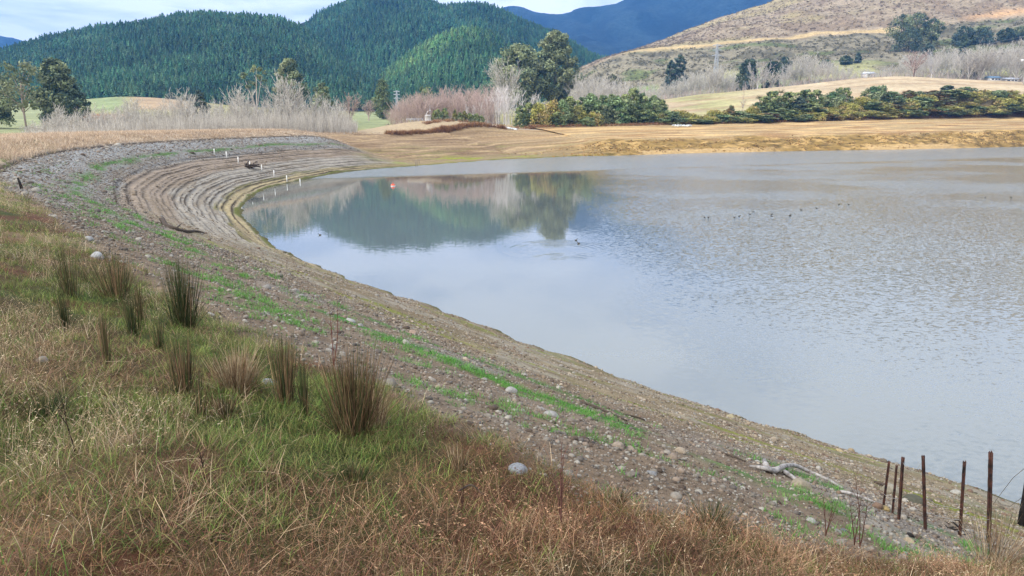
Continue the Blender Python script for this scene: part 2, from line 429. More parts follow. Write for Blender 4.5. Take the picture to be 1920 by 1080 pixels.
TERR = np.array([0, 0.9, 1.5, 1.9, 2.5, 2.9, 3.5, 3.8, 4.4, 4.7, 5.3, 5.6, 6.1, 6.5, 6.8, 7.4, 7.8, 8.5, 9.2, 10.4, 11.6, 13, 14.4, 60])
def zones(s):
    dam = 1 - sstep(S_C0 - 4, S_C0 + 14, s)
    right = sstep(S_C1 + 4, S_F0 + 14, s)
    return dam, np.clip(1 - dam - right, 0, 1), right
def bend_w(s):                   # where the terraces are crisp
    return sstep(S_MID - 4, S_BEND - 12, s) * (1 - sstep(S_C0, S_C0 + 14, s))
def z_bank(s, d, x, y):
    s = np.asarray(s, float); d = np.asarray(d, float)
    dam, cen, rig = zones(s)
    wob = (fbm(s / 11, d / 14 + 1, 21, 4) - 0.5) * 1.0
    dd = np.clip(d + wob * sstep(0.4, 2, d), -5, 60)
    k = np.clip(np.searchsorted(TERR, dd, side='right') - 1, 0, len(TERR) - 2)
    f = np.clip((dd - TERR[k]) / (TERR[k + 1] - TERR[k]), 0, 1)
    g = mix(f, f ** 7, 0.85)
    terr = np.where(dd > 0, TERR[k] + (TERR[k + 1] - TERR[k]) * g, dd)
    tw = bend_w(s) * sstep(0.3, 1.2, d) * (1 - sstep(8.5, 10.5, d)) * (0.6 + 0.4 * sstep(0.25, 0.6, vnoise(s / 6, d / 1.2, 5)))
    de = mix(d, mix(d, terr, 1.0), tw)
    zd = np.where(de < 14.4, 0.389 * de, 5.6 + 0.8 * sstep(14.0, 18.2, de) + 0.09 * (np.minimum(de, 15) - 14.4))
    zd = zd - 0.18 * np.exp(-((d - 14.35) / 0.25) ** 2) * sstep(S_MID - 5, S_MID + 10, s)
    zc_ = np.interp(d, [-5, 0, 6, 7, 13, 14, 22, 35, 60], [-1.6, 0, 0.45, 0.62, 1.5, 1.9, 3.2, 5.3, 6.0])
    zr_ = np.interp(d, [-5, 0, 1.0, 7.5, 10, 24, 40, 60], [-2.5, 0, 0.9, 3.6, 4.6, 6.4, 8.3, 8.8])
    lift = mix(0.75, 1.18, sstep(S_C1, S_END - 110, s))
    rough = sstep(0.2, 1.5, d) * (1 - sstep(9, 12, d))
    zr_ = zr_ * lift + rough * (fbm(s / 1.5, d / 1.1, 31, 4) - 0.5) * 1.0
    zc_ = zc_ + sstep(1, 6, d) * (1 - sstep(30, 38, d)) * (fbm(s / 9, d / 1.6, 33, 4) - 0.5) * 0.9
    z = dam * zd + cen * zc_ + rig * zr_
    zv = z_valley(x, y)
    b0 = dam * 27 + (1 - dam) * 38; b1 = dam * 36 + (1 - dam) * 50
    t = sstep(b0, b1, d)
    z = z * (1 - t) + zv * t
    z = z + (fbm(x / 0.9, y / 0.9, 41, 3) - 0.5) * 0.10 * sstep(0.1, 1.0, d)
    z = z + (fbm(s / 1.7, d * 0 + 2, 45, 4) - 0.5) * 0.30 * np.exp(-((d - 0.2) / 1.1) ** 2)
    hx, hy = (x - HUMP[0]) / 17.5, (y - HUMP[1]) / 13.0
    z = z + 2.4 * np.exp(-(hx * hx + hy * hy) ** 1.4) * sstep(24, 33, d)
    # gentle knoll of turf under the camera and along the near grass
    z = z + 0.10 * (fbm(x / 0.5, y / 0.5, 43, 3) - 0.4) * sstep(11, 14, d) * (1 - sstep(40, 60, y))
    return z
HUMP = at_depth(828, 240, 207)[:2]
def s_at(u, d):                  # place along the shore whose spot d metres up the bank shows in picture column u
    q = np.linspace(S_DEND - 30, S_END - 4, 1500); x, y = sd_pos(q, np.full(1500, float(d)))
    return float(np.interp(u, 960 + FPX * x / (y * 1.024), q))
def z_ground(x, y):              # one point
    s, d = xy_sd(x, y)
    if d < 58 and s > 1 and s < S_END - 1: return float(z_bank(np.array([s]), np.array([d]), np.array([x]), np.array([y]))[0])
    return float(z_valley(np.array([x]), np.array([y]))[0])
def on_ground(u, v, tmax=700):
    d = ray(u, v); t = 1.2; pt = t
    while t < tmax:
        if EYE + d[2] * t < z_ground(d[0] * t, d[1] * t):
            for _ in range(12):
                m = 0.5 * (pt + t)
                if EYE + d[2] * m < z_ground(d[0] * m, d[1] * m): t = m
                else: pt = m
            break
        pt = t; t *= 1.03
    return np.array([d[0] * t, d[1] * t, z_ground(d[0] * t, d[1] * t)]), t
def stand(u, y, dz=0.0):         # a spot y metres ahead in picture column u
    x = a_at(u, 215) * y
    return np.array([x, y, z_ground(x, y) + dz])
# ------------------------------------------------------------------ the reservoir bank: dam face, crest, far beach
GE_PX = [(1800, 1040), (1600, 1030), (1400, 1000), (1200, 945), (1000, 890), (860, 850), (700, 785), (540, 715), (420, 640), (290, 580), (190, 510), (140, 450), (60, 390)]
_ge = []
for u, v in GE_PX:
    p, t = on_ground(u, v); _ge.append(xy_sd(p[0], p[1]))
_ge = np.array(sorted(_ge))
def d_grass(s): return np.minimum(np.interp(s, _ge[:, 0], _ge[:, 1], left=7.2, right=14.4), 14.4)

def col_bank(s, d, x, y):
    dam, cen, rig = zones(s)
    bw = sstep(S_MID - 8, S_MID + 22, s)
    st = fbm(s / 5, d / 0.45, 51, 4); pt = fbm(x / 1.1, y / 1.1, 52, 4); big = fbm(x / 6, y / 6, 53, 3)
    dw = d + (fbm(s / 7, d * 0 + 3, 54, 3) - 0.5) * 1.3
    band = lambda c, w, ww=None: np.exp(-((dw - c) / w) ** 2)
    one = np.ones(np.shape(s) + (1,))
    # near face
    n = one * alb(143, 128, 102)
    n = cmix(n, alb(158, 150, 134), sstep(0.45, 0.62, pt) * 0.7)
    n = cmix(n, alb(116, 100, 74), sstep(0.5, 0.68, st) * 0.6)
    n = cmix(n, alb(122, 104, 88), sstep(7, 9.5, dw) * 0.75)
    n = cmix(n, alb(146, 142, 136), sstep(8, 10, dw) * sstep(0.5, 0.6, big + 0.15 * bw) * 0.6)
    moss = np.maximum(np.maximum(band(1.7, 0.22), band(6.3, 0.30)), band(7.3, 0.22) * 0.9)
    n = cmix(n, alb(122, 130, 40), moss * sstep(0.42, 0.58, fbm(s / 2.4, d / 0.7, 56, 4)) * 0.9)
    n = cmix(n, alb(112, 116, 56), sstep(0.56, 0.68, fbm(s / 1.8, d / 1.1, 58, 4)) * 0.5 * (1 - sstep(6, 8, dw)))
    n = cmix(n, alb(70, 118, 48), np.maximum(band(10.9, 0.4), band(9.4, 0.25) * 0.8) * sstep(0.48, 0.6, fbm(s / 2.2, d / 0.8, 57, 4)))
    # the far curve of the dam
    b = one * alb(164, 156, 142)
    b = cmix(b, alb(156, 140, 122), sstep(5.2, 6.0, dw) * (1 - sstep(8.6, 9.2, dw)))
    b = cmix(b, alb(146, 143, 137), sstep(8.6, 9.4, dw))
    b = cmix(b, alb(160, 160, 156), sstep(11.6, 12.6, dw) * 0.9)
    b = cmix(b, alb(170, 155, 118), sstep(0.4, 0.7, dw) * (1 - sstep(1.5, 1.9, dw)))
    b = cmix(b, alb(112, 108, 58), band(1.95, 0.3) * sstep(0.35, 0.55, st))
    b = cmix(b, alb(132, 116, 94), sstep(0.52, 0.66, st) * 0.5 * (1 - sstep(10, 12, dw)))
    b = cmix(b, alb(88, 118, 62), band(11.0, 0.5) * sstep(0.38, 0.52, fbm(s / 4, d / 0.8, 59, 4)))
    b = cmix(b, alb(100, 104, 44), (1 - sstep(0.35, 0.65, dw)))
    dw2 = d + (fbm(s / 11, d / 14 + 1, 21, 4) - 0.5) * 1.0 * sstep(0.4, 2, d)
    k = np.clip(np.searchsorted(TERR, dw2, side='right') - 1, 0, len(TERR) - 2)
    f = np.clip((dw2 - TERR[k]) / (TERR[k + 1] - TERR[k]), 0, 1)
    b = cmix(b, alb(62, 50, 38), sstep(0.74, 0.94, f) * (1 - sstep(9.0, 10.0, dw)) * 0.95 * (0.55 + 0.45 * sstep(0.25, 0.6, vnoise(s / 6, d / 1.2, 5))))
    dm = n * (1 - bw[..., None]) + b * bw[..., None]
    dm = cmix(dm, alb(92, 88, 52), 1 - sstep(0.12, 0.4, d))
    # turf above the stones
    dg = d_grass(s)
    turf = one * alb(84, 70, 48)
    turf = cmix(turf, alb(66, 76, 38), sstep(0.46, 0.6, fbm(x / 1.6, y / 1.6, 61, 3)))
    turf = cmix(turf, alb(92, 62, 46), sstep(0.5, 0.62, fbm(x / 0.8 + 40, y / 0.8, 62, 3)) * (1 - sstep(20, 40, y)))
    far = sstep(16, 34, y)
    turf = turf * (1 - far[..., None]) + (one * alb(192, 172, 146)) * far[..., None]
    turf = cmix(turf, alb(150, 128, 98), sstep(0.5, 0.65, fbm(x / 3, y / 3, 63, 4)) * 0.6)
    edge = sstep(-0.25, 0.25, d - dg + (pt - 0.5) * 1.0)
    dm = dm * (1 - edge[..., None]) + turf * edge[..., None]
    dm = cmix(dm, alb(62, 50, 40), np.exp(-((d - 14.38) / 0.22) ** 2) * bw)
    # low beach at the head of the lake
    c = one * alb(158, 133, 102)
    c = cmix(c, alb(188, 162, 122), sstep(0.5, 0.66, fbm(s / 8, d / 0.9, 71, 4)))
    c = cmix(c, alb(138, 128, 80), sstep(0.52, 0.64, fbm(s / 7, d / 0.8, 69, 4)) * (1 - sstep(14, 24, d)) * 0.8)
    c = cmix(c, alb(128, 104, 78), sstep(0.5, 0.62, fbm(s / 9, d / 0.7, 72, 4)) * 0.85)
    c = cmix(c, alb(150, 132, 100), (1 - sstep(4, 10, d)) * 0.7)
    c = cmix(c, alb(146, 150, 58), sstep(1.0, 2.5, d) * (1 - sstep(7, 10, d)) * sstep(0.52, 0.64, fbm(s / 5, d / 1.2, 73, 4)) * (1 - sstep(S_C1 - 12, S_F0, s)))
    c = cmix(c, alb(120, 116, 52), 1 - sstep(0.4, 1.6, d))
    c = cmix(c, alb(186, 165, 132), sstep(33, 35.5, d + (pt - 0.5) * 3))
    c = cmix(c, alb(176, 168, 158), sstep(35.6, 36.4, d) * (1 - sstep(40, 41, d)) * sstep(s_at(948, 38) - 2, s_at(948, 38) + 3, s) * (1 - sstep(s_at(1140, 38) - 4, s_at(1140, 38) + 6, s)))
    # the steep clay bank and the washed slope over it
    r = one * alb(184, 158, 114)
    r = cmix(r, alb(222, 186, 130), sstep(0.5, 0.62, fbm(s / 16, d / 1.8, 74, 4)))
    r = cmix(r, alb(158, 120, 78), sstep(0.5, 0.64, fbm(s / 14, d / 1.3, 75, 5)) * 0.8)
    cl_ = one * alb(162, 132, 76)
    cl_ = cmix(cl_, alb(108, 88, 52), sstep(0.5, 0.62, fbm(s / 1.0, d / 1.0, 76, 4)) * 0.85)
    cl_ = cmix(cl_, alb(214, 176, 112), sstep(0.56, 0.66, fbm(s / 2.4, d / 0.9, 77, 4)) * 0.8)
    cl_ = cmix(cl_, alb(214, 180, 126), (1 - sstep(1.2, 2.6, d)) * sstep(0.45, 0.6, vnoise(s / 11, 0 * s, 78)) * 0.8)
    cw = sstep(7.5, 10.5, d + (fbm(s / 12, 0 * s, 79, 3) - 0.5) * 7)
    r = cl_ * (1 - cw[..., None]) + r * cw[..., None]
    r = cmix(r, alb(96, 74, 52), np.exp(-((d - 39.4 - (pt - .5)) / 0.45) ** 2) * 0.9)
    r = cmix(r, alb(184, 164, 126), sstep(39.8, 40.6, d + (pt - .5)))
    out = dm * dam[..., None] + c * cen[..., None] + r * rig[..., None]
    return np.clip(out, 0.005, 0.8)

ss = [2.0]
while ss[-1] < S_END - 3:
    px, py = sd_pos(ss[-1], 6.0); rr = math.hypot(px, py)
    ss.append(ss[-1] + min(max(0.010 * rr, 0.13), 1.3))
ss = np.array(ss)
dd = np.concatenate([np.arange(-4, 0, 0.5), np.arange(0, 15, 0.1), np.arange(15, 20, 0.2), np.arange(20, 44, 0.5), np.arange(44, 60.1, 1.5)])
S2, D2 = np.meshgrid(ss, dd, indexing='ij')
X2, Y2 = sd_pos(S2, D2)
Z2 = z_bank(S2, D2, X2, Y2)
Z2 = np.where(D2 > 55, Z2 - (D2 - 55) * 0.25, Z2)
def grid_faces(n, m):
    i = np.arange(n - 1)[:, None]; j = np.arange(m - 1)[None]
    a = i * m + j
    return np.stack([a, a + m, a + m + 1, a + 1], -1).reshape(-1, 4)
FB = grid_faces(len(ss), len(dd))[:, ::-1]
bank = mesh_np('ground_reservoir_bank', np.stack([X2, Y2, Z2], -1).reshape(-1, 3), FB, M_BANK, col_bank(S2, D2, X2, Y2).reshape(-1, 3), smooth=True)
tag(bank, kind='structure')
del X2, Y2, Z2, S2, D2

# ------------------------------------------------------------------ the valley floor behind the bank
yv = np.concatenate([np.arange(20, 120, 4.0), np.arange(120, 330, 2.5), np.arange(330, 620, 4.0)])
av = np.linspace(-1.5, 1.5, 420)
YV, AV = np.meshgrid(yv, av, indexing='ij'); XV = YV * AV
ZV = z_valley(XV, YV)
def near_sd(x, y):
    P = SH[::8]; N = SHN[::8]
    out = np.zeros(x.shape)
    xf, yf, of = x.ravel(), y.ravel(), out.ravel()
    for i in range(0, len(xf), 20000):
        q = (xf[i:i + 20000, None] - P[None, :, 0]) ** 2 + (yf[i:i + 20000, None] - P[None, :, 1]) ** 2
        k = np.argmin(q, 1)
        of[i:i + 20000] = (xf[i:i + 20000] - P[k, 0]) * N[k, 0] + (yf[i:i + 20000] - P[k, 1]) * N[k, 1]
    return of.reshape(x.shape)
DV = near_sd(XV, YV)
UV_ = 960 + FPX * XV / YV * 1.03
c = np.ones(XV.shape + (1,)) * alb(172, 165, 112)
c = cmix(c, alb(164, 168, 122), 1 - sstep(140, 175, UV_))
c = cmix(c, alb(158, 168, 116), sstep(150, 180, UV_) * (1 - sstep(215, 260, UV_)) * sstep(380, 430, YV))
c = cmix(c, alb(192, 165, 128), sstep(225, 270, UV_) * (1 - sstep(320, 420, UV_)) * sstep(400, 430, YV))
c = cmix(c, alb(184, 140, 100), sstep(140, 165, UV_) * (1 - sstep(225, 260, UV_)) * sstep(250, 300, YV) * (1 - sstep(360, 395, YV)))
c = cmix(c, alb(160, 166, 118), sstep(640, 670, UV_) * (1 - sstep(720, 760, UV_)) * sstep(200, 240, YV))
pad = sstep(1150, 1230, UV_) * sstep(262, 285, YV)
c = cmix(c, alb(208, 186, 150), pad)
c = cmix(c, alb(186, 180, 126), pad * (1 - sstep(1330, 1480, UV_)) * sstep(0.35, 0.6, fbm(XV / 30, YV / 30, 81, 3)))
c = cmix(c, alb(178, 148, 112), pad * sstep(0.52, 0.66, fbm(XV / 40, YV / 5, 82, 4)) * 0.7)
c = cmix(c, alb(160, 176, 112), pad * sstep(398, 415, YV) * 0.8)
FV = grid_faces(len(yv), len(av))
keep = ~np.all(DV.reshape(-1)[FV] < 51, axis=1)
v = mesh_np('ground_valley', np.stack([XV, YV, ZV - 0.05 - 0.5 * (1 - sstep(51, 56, DV))], -1).reshape(-1, 3), FV[keep], M_GROUND, c.reshape(-1, 3), smooth=True)
tag(v, kind='structure')
# base sheet under everything, out to the horizon
M_BED = mat_plain('lake_bed_mud', (0.06, 0.055, 0.045), (0.09, 0.085, 0.07), 0.3, 0.9)
V, F = np.array([[-6000, -1500, -2.2], [6000, -1500, -2.2], [6000, 6500, -2.2], [-6000, 6500, -2.2]], float), np.array([[0, 1, 2, 3]])
tag(mesh_np('ground_base', V, F, M_BED), kind='structure')

# ------------------------------------------------------------------ hills
class Hill:
    def __init__(s, rows, a0, a1, na, ny, nblur=(5, 6), rough=(0, 40), seed=1):
        s.A = np.linspace(a0, a1, na); s.Y = np.linspace(rows[0][0], rows[-1][0], ny)
        ra = np.array([np.interp(s.A, r[1], r[2]) for r in rows]); ys = np.array([r[0] for r in rows])
        s.T = np.stack([np.interp(s.Y, ys, ra[:, j]) for j in range(na)], 1)
        s.T = blur(s.T, *nblur)
        AA, YY = np.meshgrid(s.A, s.Y); s.XX = AA * YY; s.YY = YY
        amp, sc = rough
        if amp:
            s.T = s.T + (fbm(AA * YY[0, 0] * 1.2 / sc, YY / (sc * 2.2), seed, 4) - 0.5) * amp * sstep(rows[0][0], rows[0][0] + 120, YY)
    def z(s, x, y): return bilin(s.T, s.A, s.Y, x / y, y)
    def mesh(s, name, mat, C):
        o = mesh_np(name, np.stack([s.XX, s.YY, s.T], -1).reshape(-1, 3), grid_faces(*s.T.shape), mat, C, smooth=True)
        return tag(o, kind='structure')
skyA = [(-400, 160), (-200, 132), (0, 104), (60, 88), (150, 63), (210, 47), (330, 38), (420, 31), (480, 34), (530, 42), (560, 54), (600, 75), (640, 105), (700, 145), (760, 190), (900, 205)]
HA = Hill([row_v(500, [(-400, 204), (900, 209)]),
           row_v(545, [(-400, 190), (-300, 182), (0, 186), (100, 181), (170, 178), (250, 174), (310, 180), (400, 190), (500, 196), (600, 201), (650, 203), (760, 206), (900, 207)]),
           row_v(690, [(u, mix(190, v, 0.56)) for u, v in skyA]),
           row_v(850, skyA), row_v(960, [(u, v + 25) for u, v in skyA]), row_v(1150, [(u, mix(v, 200, 0.6)) for u, v in skyA])],
          -1.05, 0.02, 300, 150, (6, 8), (16, 60), 91)
skyB = [(380, 150), (480, 80), (555, 47), (600, 26), (640, 10), (680, 2), (740, -2), (790, 0), (830, 15), (870, 12), (905, 12), (960, 30), (1010, 60), (1060, 86), (1110, 106), (1140, 118), (1200, 140), (1300, 185), (1400, 200)]
HB = Hill([row_v(700, [(380, 203), (1400, 203)]), row_v(900, [(u, mix(195, v, 0.5)) for u, v in skyB]),
           row_v(1120, skyB), row_v(1250, [(u, v + 22) for u, v in skyB]), row_v(1500, [(u, mix(v, 200, 0.6)) for u, v in skyB])],
          -0.42, 0.32, 240, 160, (6, 6), (30, 60), 92)
skyC = [(560, 208), (640, 204), (665, 190), (700, 160), (740, 130), (780, 104), (820, 80), (865, 60), (910, 66), (960, 87), (1010, 114), (1080, 150), (1130, 176), (1250, 200)]
HC = Hill([row_v(560, [(560, 207), (1250, 205)]), row_v(680, [(u, mix(200, v, 0.55)) for u, v in skyC]),
           row_v(790, skyC), row_v(850, [(u, v + 12) for u, v in skyC]), row_v(1000, [(u, mix(v, 203, 0.7)) for u, v in skyC])],
          -0.30, 0.22, 200, 120, (5, 5), (12, 40), 93)
def dark(h): return np.ones((h.T.size, 3)) * np.array([0.018, 0.026, 0.020])
HA.mesh('hill_of_pines', M_GROUND, dark(HA)); HB.mesh('hill_ridge_of_pines', M_GROUND, dark(HB)); HC.mesh('hill_spur_of_pines', M_GROUND, dark(HC))

skyR = [(1000, 190), (1050, 160), (1080, 133), (1130, 108), (1190, 92), (1280, 60), (1370, 25), (1450, 1), (1520, -25), (1650, -62), (1920, -125), (2400, -200)]
trkR = [(1000, 195), (1080, 142), (1130, 115), (1190, 95), (1300, 84), (1480, 73), (1560, 66), (1650, 58), (1820, 36), (1920, 27), (2400, -20)]
basR = [(1000, 205), (1080, 196), (1250, 176), (1400, 152), (1600, 134), (1750, 130), (1920, 132), (2400, 120)]
HR = Hill([row_v(428, [(u, v + 22) for u, v in basR]), row_v(475, basR), row_v(545, [(u, mix(a, np.interp(u, [q[0] for q in trkR], [q[1] for q in trkR]), 0.42)) for u, a in basR]),
           row_v(640, trkR), row_v(900, skyR), row_v(1100, [(u, v + 20) for u, v in skyR]), row_v(1500, [(u, mix(v, 200, 0.6)) for u, v in skyR])],
          0.0, 1.25, 420, 260, (3, 6), (0, 60), 94)
HR.T += (fbm(HR.XX / 40, HR.YY / 60, 95, 4) - 0.5) * 9 * sstep(470, 600, HR.YY)
ur = 960 + FPX * HR.XX / HR.YY * 1.04
cr = np.ones(HR.T.shape + (1,)) * alb(174, 156, 128)
cr = cmix(cr, alb(152, 132, 106), sstep(0.45, 0.6, fbm(HR.XX / 12, HR.YY / 14, 96, 4)))
cr = cmix(cr, alb(186, 170, 120), sstep(0.55, 0.7, fbm(HR.XX / 60, HR.YY / 60, 97, 3)) * 0.7)
lowr = 1 - sstep(625, 636, HR.YY + (fbm(HR.XX / 20, HR.YY / 20, 98, 3) - 0.5) * 8)
cr = cmix(cr, alb(152, 142, 116), lowr)
cr = cmix(cr, alb(112, 106, 84), lowr * sstep(0.48, 0.6, fbm(HR.XX / 9, HR.YY / 12, 99, 4)) * 0.9)
cr = cmix(cr, alb(110, 120, 70), lowr * sstep(0.56, 0.66, fbm(HR.XX / 30, HR.YY / 20, 100, 3)) * 0.8)
pd = (1 - sstep(505, 530, HR.YY + (fbm(HR.XX / 30, HR.YY / 30, 101, 2) - 0.5) * 30))
cr = cmix(cr, alb(182, 178, 124), pd * sstep(1290, 1320, ur) * sstep(0.3, 0.5, fbm(HR.XX / 40, HR.YY / 40, 102, 2)))
cr = cmix(cr, alb(150, 176, 104), pd * np.maximum(sstep(1180, 1200, ur) * (1 - sstep(1225, 1240, ur)), sstep(1400, 1420, ur) * (1 - sstep(1470, 1490, ur))))
trk = np.exp(-((HR.YY - 642 - (fbm(HR.XX / 25, 0 * HR.XX, 103, 3) - 0.5) * 10) / 7.0) ** 2)
cr = cmix(cr, alb(212, 184, 132), sstep(0.3, 0.7, trk) * sstep(1160, 1200, ur) * (1 - sstep(1660, 1700, ur)))
cr = cmix(cr, alb(206, 166, 120), np.exp(-((HR.YY - 650) / 8.0) ** 2) * sstep(1780, 1830, ur))
HR.mesh('hill_of_brown_scrub', M_HILL, np.clip(cr, 0.01, 0.7).reshape(-1, 3))

skyM = [(-900, 20), (-400, 55), (-100, 72), (0, 77), (20, 77), (40, 84), (120, 112), (500, 130), (860, 70), (900, 42), (940, 20), (965, 13), (1000, 17), (1040, 23), (1090, 17), (1140, 6), (1200, -10), (1300, -30), (1450, -55), (1700, -75), (2200, -60)]
HM = Hill([row_v(1700, [(-900, 205), (2200, 205)]), row_v(2300, [(u, mix(190, v, 0.5)) for u, v in skyM]), row_v(3000, skyM), row_v(3600, [(u, v + 40) for u, v in skyM])],
          -1.35, 0.95, 360, 150, (4, 2), (150, 160), 104)
um = 960 + FPX * HM.XX / HM.YY * 1.05
cm_ = np.ones(HM.T.shape + (1,)) * np.array([0.020, 0.034, 0.036])
cm_ = cmix(cm_, np.array([0.010, 0.018, 0.020]), sstep(0.45, 0.6, fbm(HM.XX / 90, HM.YY / 160, 105, 4)))
HM.mesh('mountain_range', M_FAR, cm_.reshape(-1, 3))

# ------------------------------------------------------------------ pines on the hills: a wood of thousands, as real trees
def pine_proto(seed, n=7):
    r = np.random.default_rng(seed); V = []; F = []; C = []
    for t in range(n):
        z = 0.12 + 0.80 * t / n; R = 0.215 * (1 - t / n) ** 0.8 + 0.02; m = 7
        for q in range(m):
            a = 2 * math.pi * (q + r.uniform(-.3, .3) + 0.5 * (t % 2)) / m; R2 = R * r.uniform(0.7, 1.25); w = 0.42
            k = len(V)
            V += [(0, 0, z + 0.17), (R2 * math.cos(a - w), R2 * math.sin(a - w), z + r.uniform(-.02, .03)), (R2 * 1.1 * math.cos(a), R2 * 1.1 * math.sin(a), z - 0.035), (R2 * math.cos(a + w), R2 * math.sin(a + w), z + r.uniform(-.02, .03))]
            F += [(k, k + 1, k + 2), (k, k + 2, k + 3)]
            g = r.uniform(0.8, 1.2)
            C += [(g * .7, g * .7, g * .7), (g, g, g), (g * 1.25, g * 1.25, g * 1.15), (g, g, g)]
    k = len(V)
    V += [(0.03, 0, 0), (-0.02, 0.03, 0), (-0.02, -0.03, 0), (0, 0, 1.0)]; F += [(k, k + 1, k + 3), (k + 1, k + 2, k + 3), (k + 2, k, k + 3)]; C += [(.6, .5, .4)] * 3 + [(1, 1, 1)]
    return np.array(V), np.array(F), np.array(C)
PP = [pine_proto(i, 6) for i in range(5)]
def plant(h, name, y0, y1, step, hgt, base, others, vlim=None, jit=0.28, rot=0.0, seed=0):
    r = np.random.default_rng(seed)
    xm = max(abs(h.A[0]), abs(h.A[-1])) * y1
    gx, gy = np.meshgrid(np.arange(-xm, xm, step), np.arange(y0 - xm * abs(math.sin(rot)), y1 + xm * abs(math.sin(rot)), step * 1.25))
    x = gx * math.cos(rot) - gy * math.sin(rot); y = gx * math.sin(rot) + gy * math.cos(rot)
    x = x.ravel() + r.normal(size=x.size) * step * jit; y = y.ravel() + r.normal(size=y.size) * step * jit
    ok = (y > y0) & (y < y1) & (x / np.maximum(y, 1) > h.A[0] + 0.004) & (x / np.maximum(y, 1) < h.A[-1] - 0.004)
    x, y = x[ok], y[ok]; z = h.z(x, y)
    for o in others:
        inn = (y > o.Y[0]) & (y < o.Y[-1]) & (x / y > o.A[0]) & (x / y < o.A[-1])
        zo = np.where(inn, o.z(x, np.clip(y, o.Y[0], o.Y[-1])), -99)
        k = z > zo - 0.5; x, y, z = x[k], y[k], z[k]
    u, vv, dep = project(x, y, z + hgt)
    k = (u > -140) & (u < 2060) & (vv > -90) & (vv < 230)
    if vlim is not None: k &= z > z_at(np.interp(x / y, *vlim), y)
    x, y, z = x[k], y[k], z[k]
    # drop trees that stand behind a crest and far from showing
    n = len(x); idx = r.integers(0, len(PP), n)
    hs = hgt * np.clip(r.normal(0.98, 0.17, n), 0.5, 1.4) * (0.85 + 0.3 * fbm(x / 40, y / 40, seed + 5, 3))
    w = r.uniform(0.95, 1.3, n)
    g = 1.15 * (0.5 + 1.0 * fbm(x / 45, y / 60, seed + 9, 4)) * r.uniform(0.7, 1.35, n)
    col = np.asarray(base)[None] * g[:, None]
    col[:, 0] *= r.uniform(0.8, 1.3, n)
    if h is HC:                  # pines tinted paler in a strip along the western edge of the spur
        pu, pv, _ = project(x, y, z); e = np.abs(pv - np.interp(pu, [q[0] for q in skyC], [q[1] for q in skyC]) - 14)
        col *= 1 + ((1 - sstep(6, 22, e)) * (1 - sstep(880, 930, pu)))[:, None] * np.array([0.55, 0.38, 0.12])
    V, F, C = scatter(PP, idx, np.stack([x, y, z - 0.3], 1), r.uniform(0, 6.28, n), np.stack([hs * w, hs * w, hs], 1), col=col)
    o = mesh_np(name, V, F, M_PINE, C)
    return tag(o, kind='stuff'), n
PB = (0.044, 0.092, 0.046)
nA = plant(HA, 'pine_forest', 522, 900, 3.6, 8.6, PB, [], rot=0.25, seed=11)[1]
nB = plant(HB, 'pine_forest', 720, 1160, 4.4, 10, (0.042, 0.092, 0.044), [HA, HC], rot=-0.2, seed=12)[1]
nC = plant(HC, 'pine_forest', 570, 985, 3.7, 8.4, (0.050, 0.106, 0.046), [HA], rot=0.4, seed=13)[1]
print('pines', nA, nB, nC)

# ------------------------------------------------------------------ water
sw = np.arange(2, S_END - 2, 0.6)
wx, wy = sd_pos(sw, np.full(len(sw), 0.9))
ring = [(x, y, 0.0) for x, y in zip(wx, wy)] + [(330, 120, 0.0), (160, -40, 0.0), (60, -34, 0.0)]
me = bpy.data.meshes.new('water'); me.from_pydata(ring, [], [list(range(len(ring)))[::-1]]); me.update()
water = bpy.data.objects.new('water', me); SC.collection.objects.link(water)
if me.polygons[0].normal.z < 0: me.flip_normals()
tag(water, kind='structure')
m, n, l, b = new_mat('lake_water', 0.03, 0.5)
b.inputs['IOR'].default_value = 1.8
b.inputs['Base Color'].default_value = (0.106, 0.120, 0.112, 1)
geo = n.new('ShaderNodeNewGeometry'); P = geo.outputs['Position']
def M(op, a, b_=None, c_=None, clamp=False):
    q = n.new('ShaderNodeMath'); q.operation = op; q.use_clamp = clamp
    for i, v_ in enumerate((a, b_, c_)):
        if v_ is None: continue
        if isinstance(v_, (int, float)): q.inputs[i].default_value = v_
        else: l.new(v_, q.inputs[i])
    return q.outputs[0]
def NZ(scale, sx=1, sy=1, rot=0, detail=2, rough=0.5):
    mp = n.new('ShaderNodeMapping'); mp.inputs['Scale'].default_value = (sx, sy, 1); mp.inputs['Rotation'].default_value = (0, 0, rot)
    l.new(P, mp.inputs[0]); t = n.new('ShaderNodeTexNoise'); t.inputs['Scale'].default_value = scale; t.inputs['Detail'].default_value = detail; t.inputs['Roughness'].default_value = rough
    l.new(mp.outputs[0], t.inputs['Vector']); return t.outputs['Fac']
def MR(v_, a0, a1, b0, b1):
    q = n.new('ShaderNodeMapRange'); q.interpolation_type = 'SMOOTHSTEP'; l.new(v_, q.inputs[0])
    for i, z in enumerate((a0, a1, b0, b1)): q.inputs[i + 1].default_value = z
    return q.outputs[0]
sx_ = n.new('ShaderNodeSeparateXYZ'); l.new(P, sx_.inputs[0]); X_, Y_ = sx_.outputs[0], sx_.outputs[1]
gust = MR(NZ(0.035, 1, 1.6, 0.2, 3), 0.42, 0.60, 0.08, 1.0)
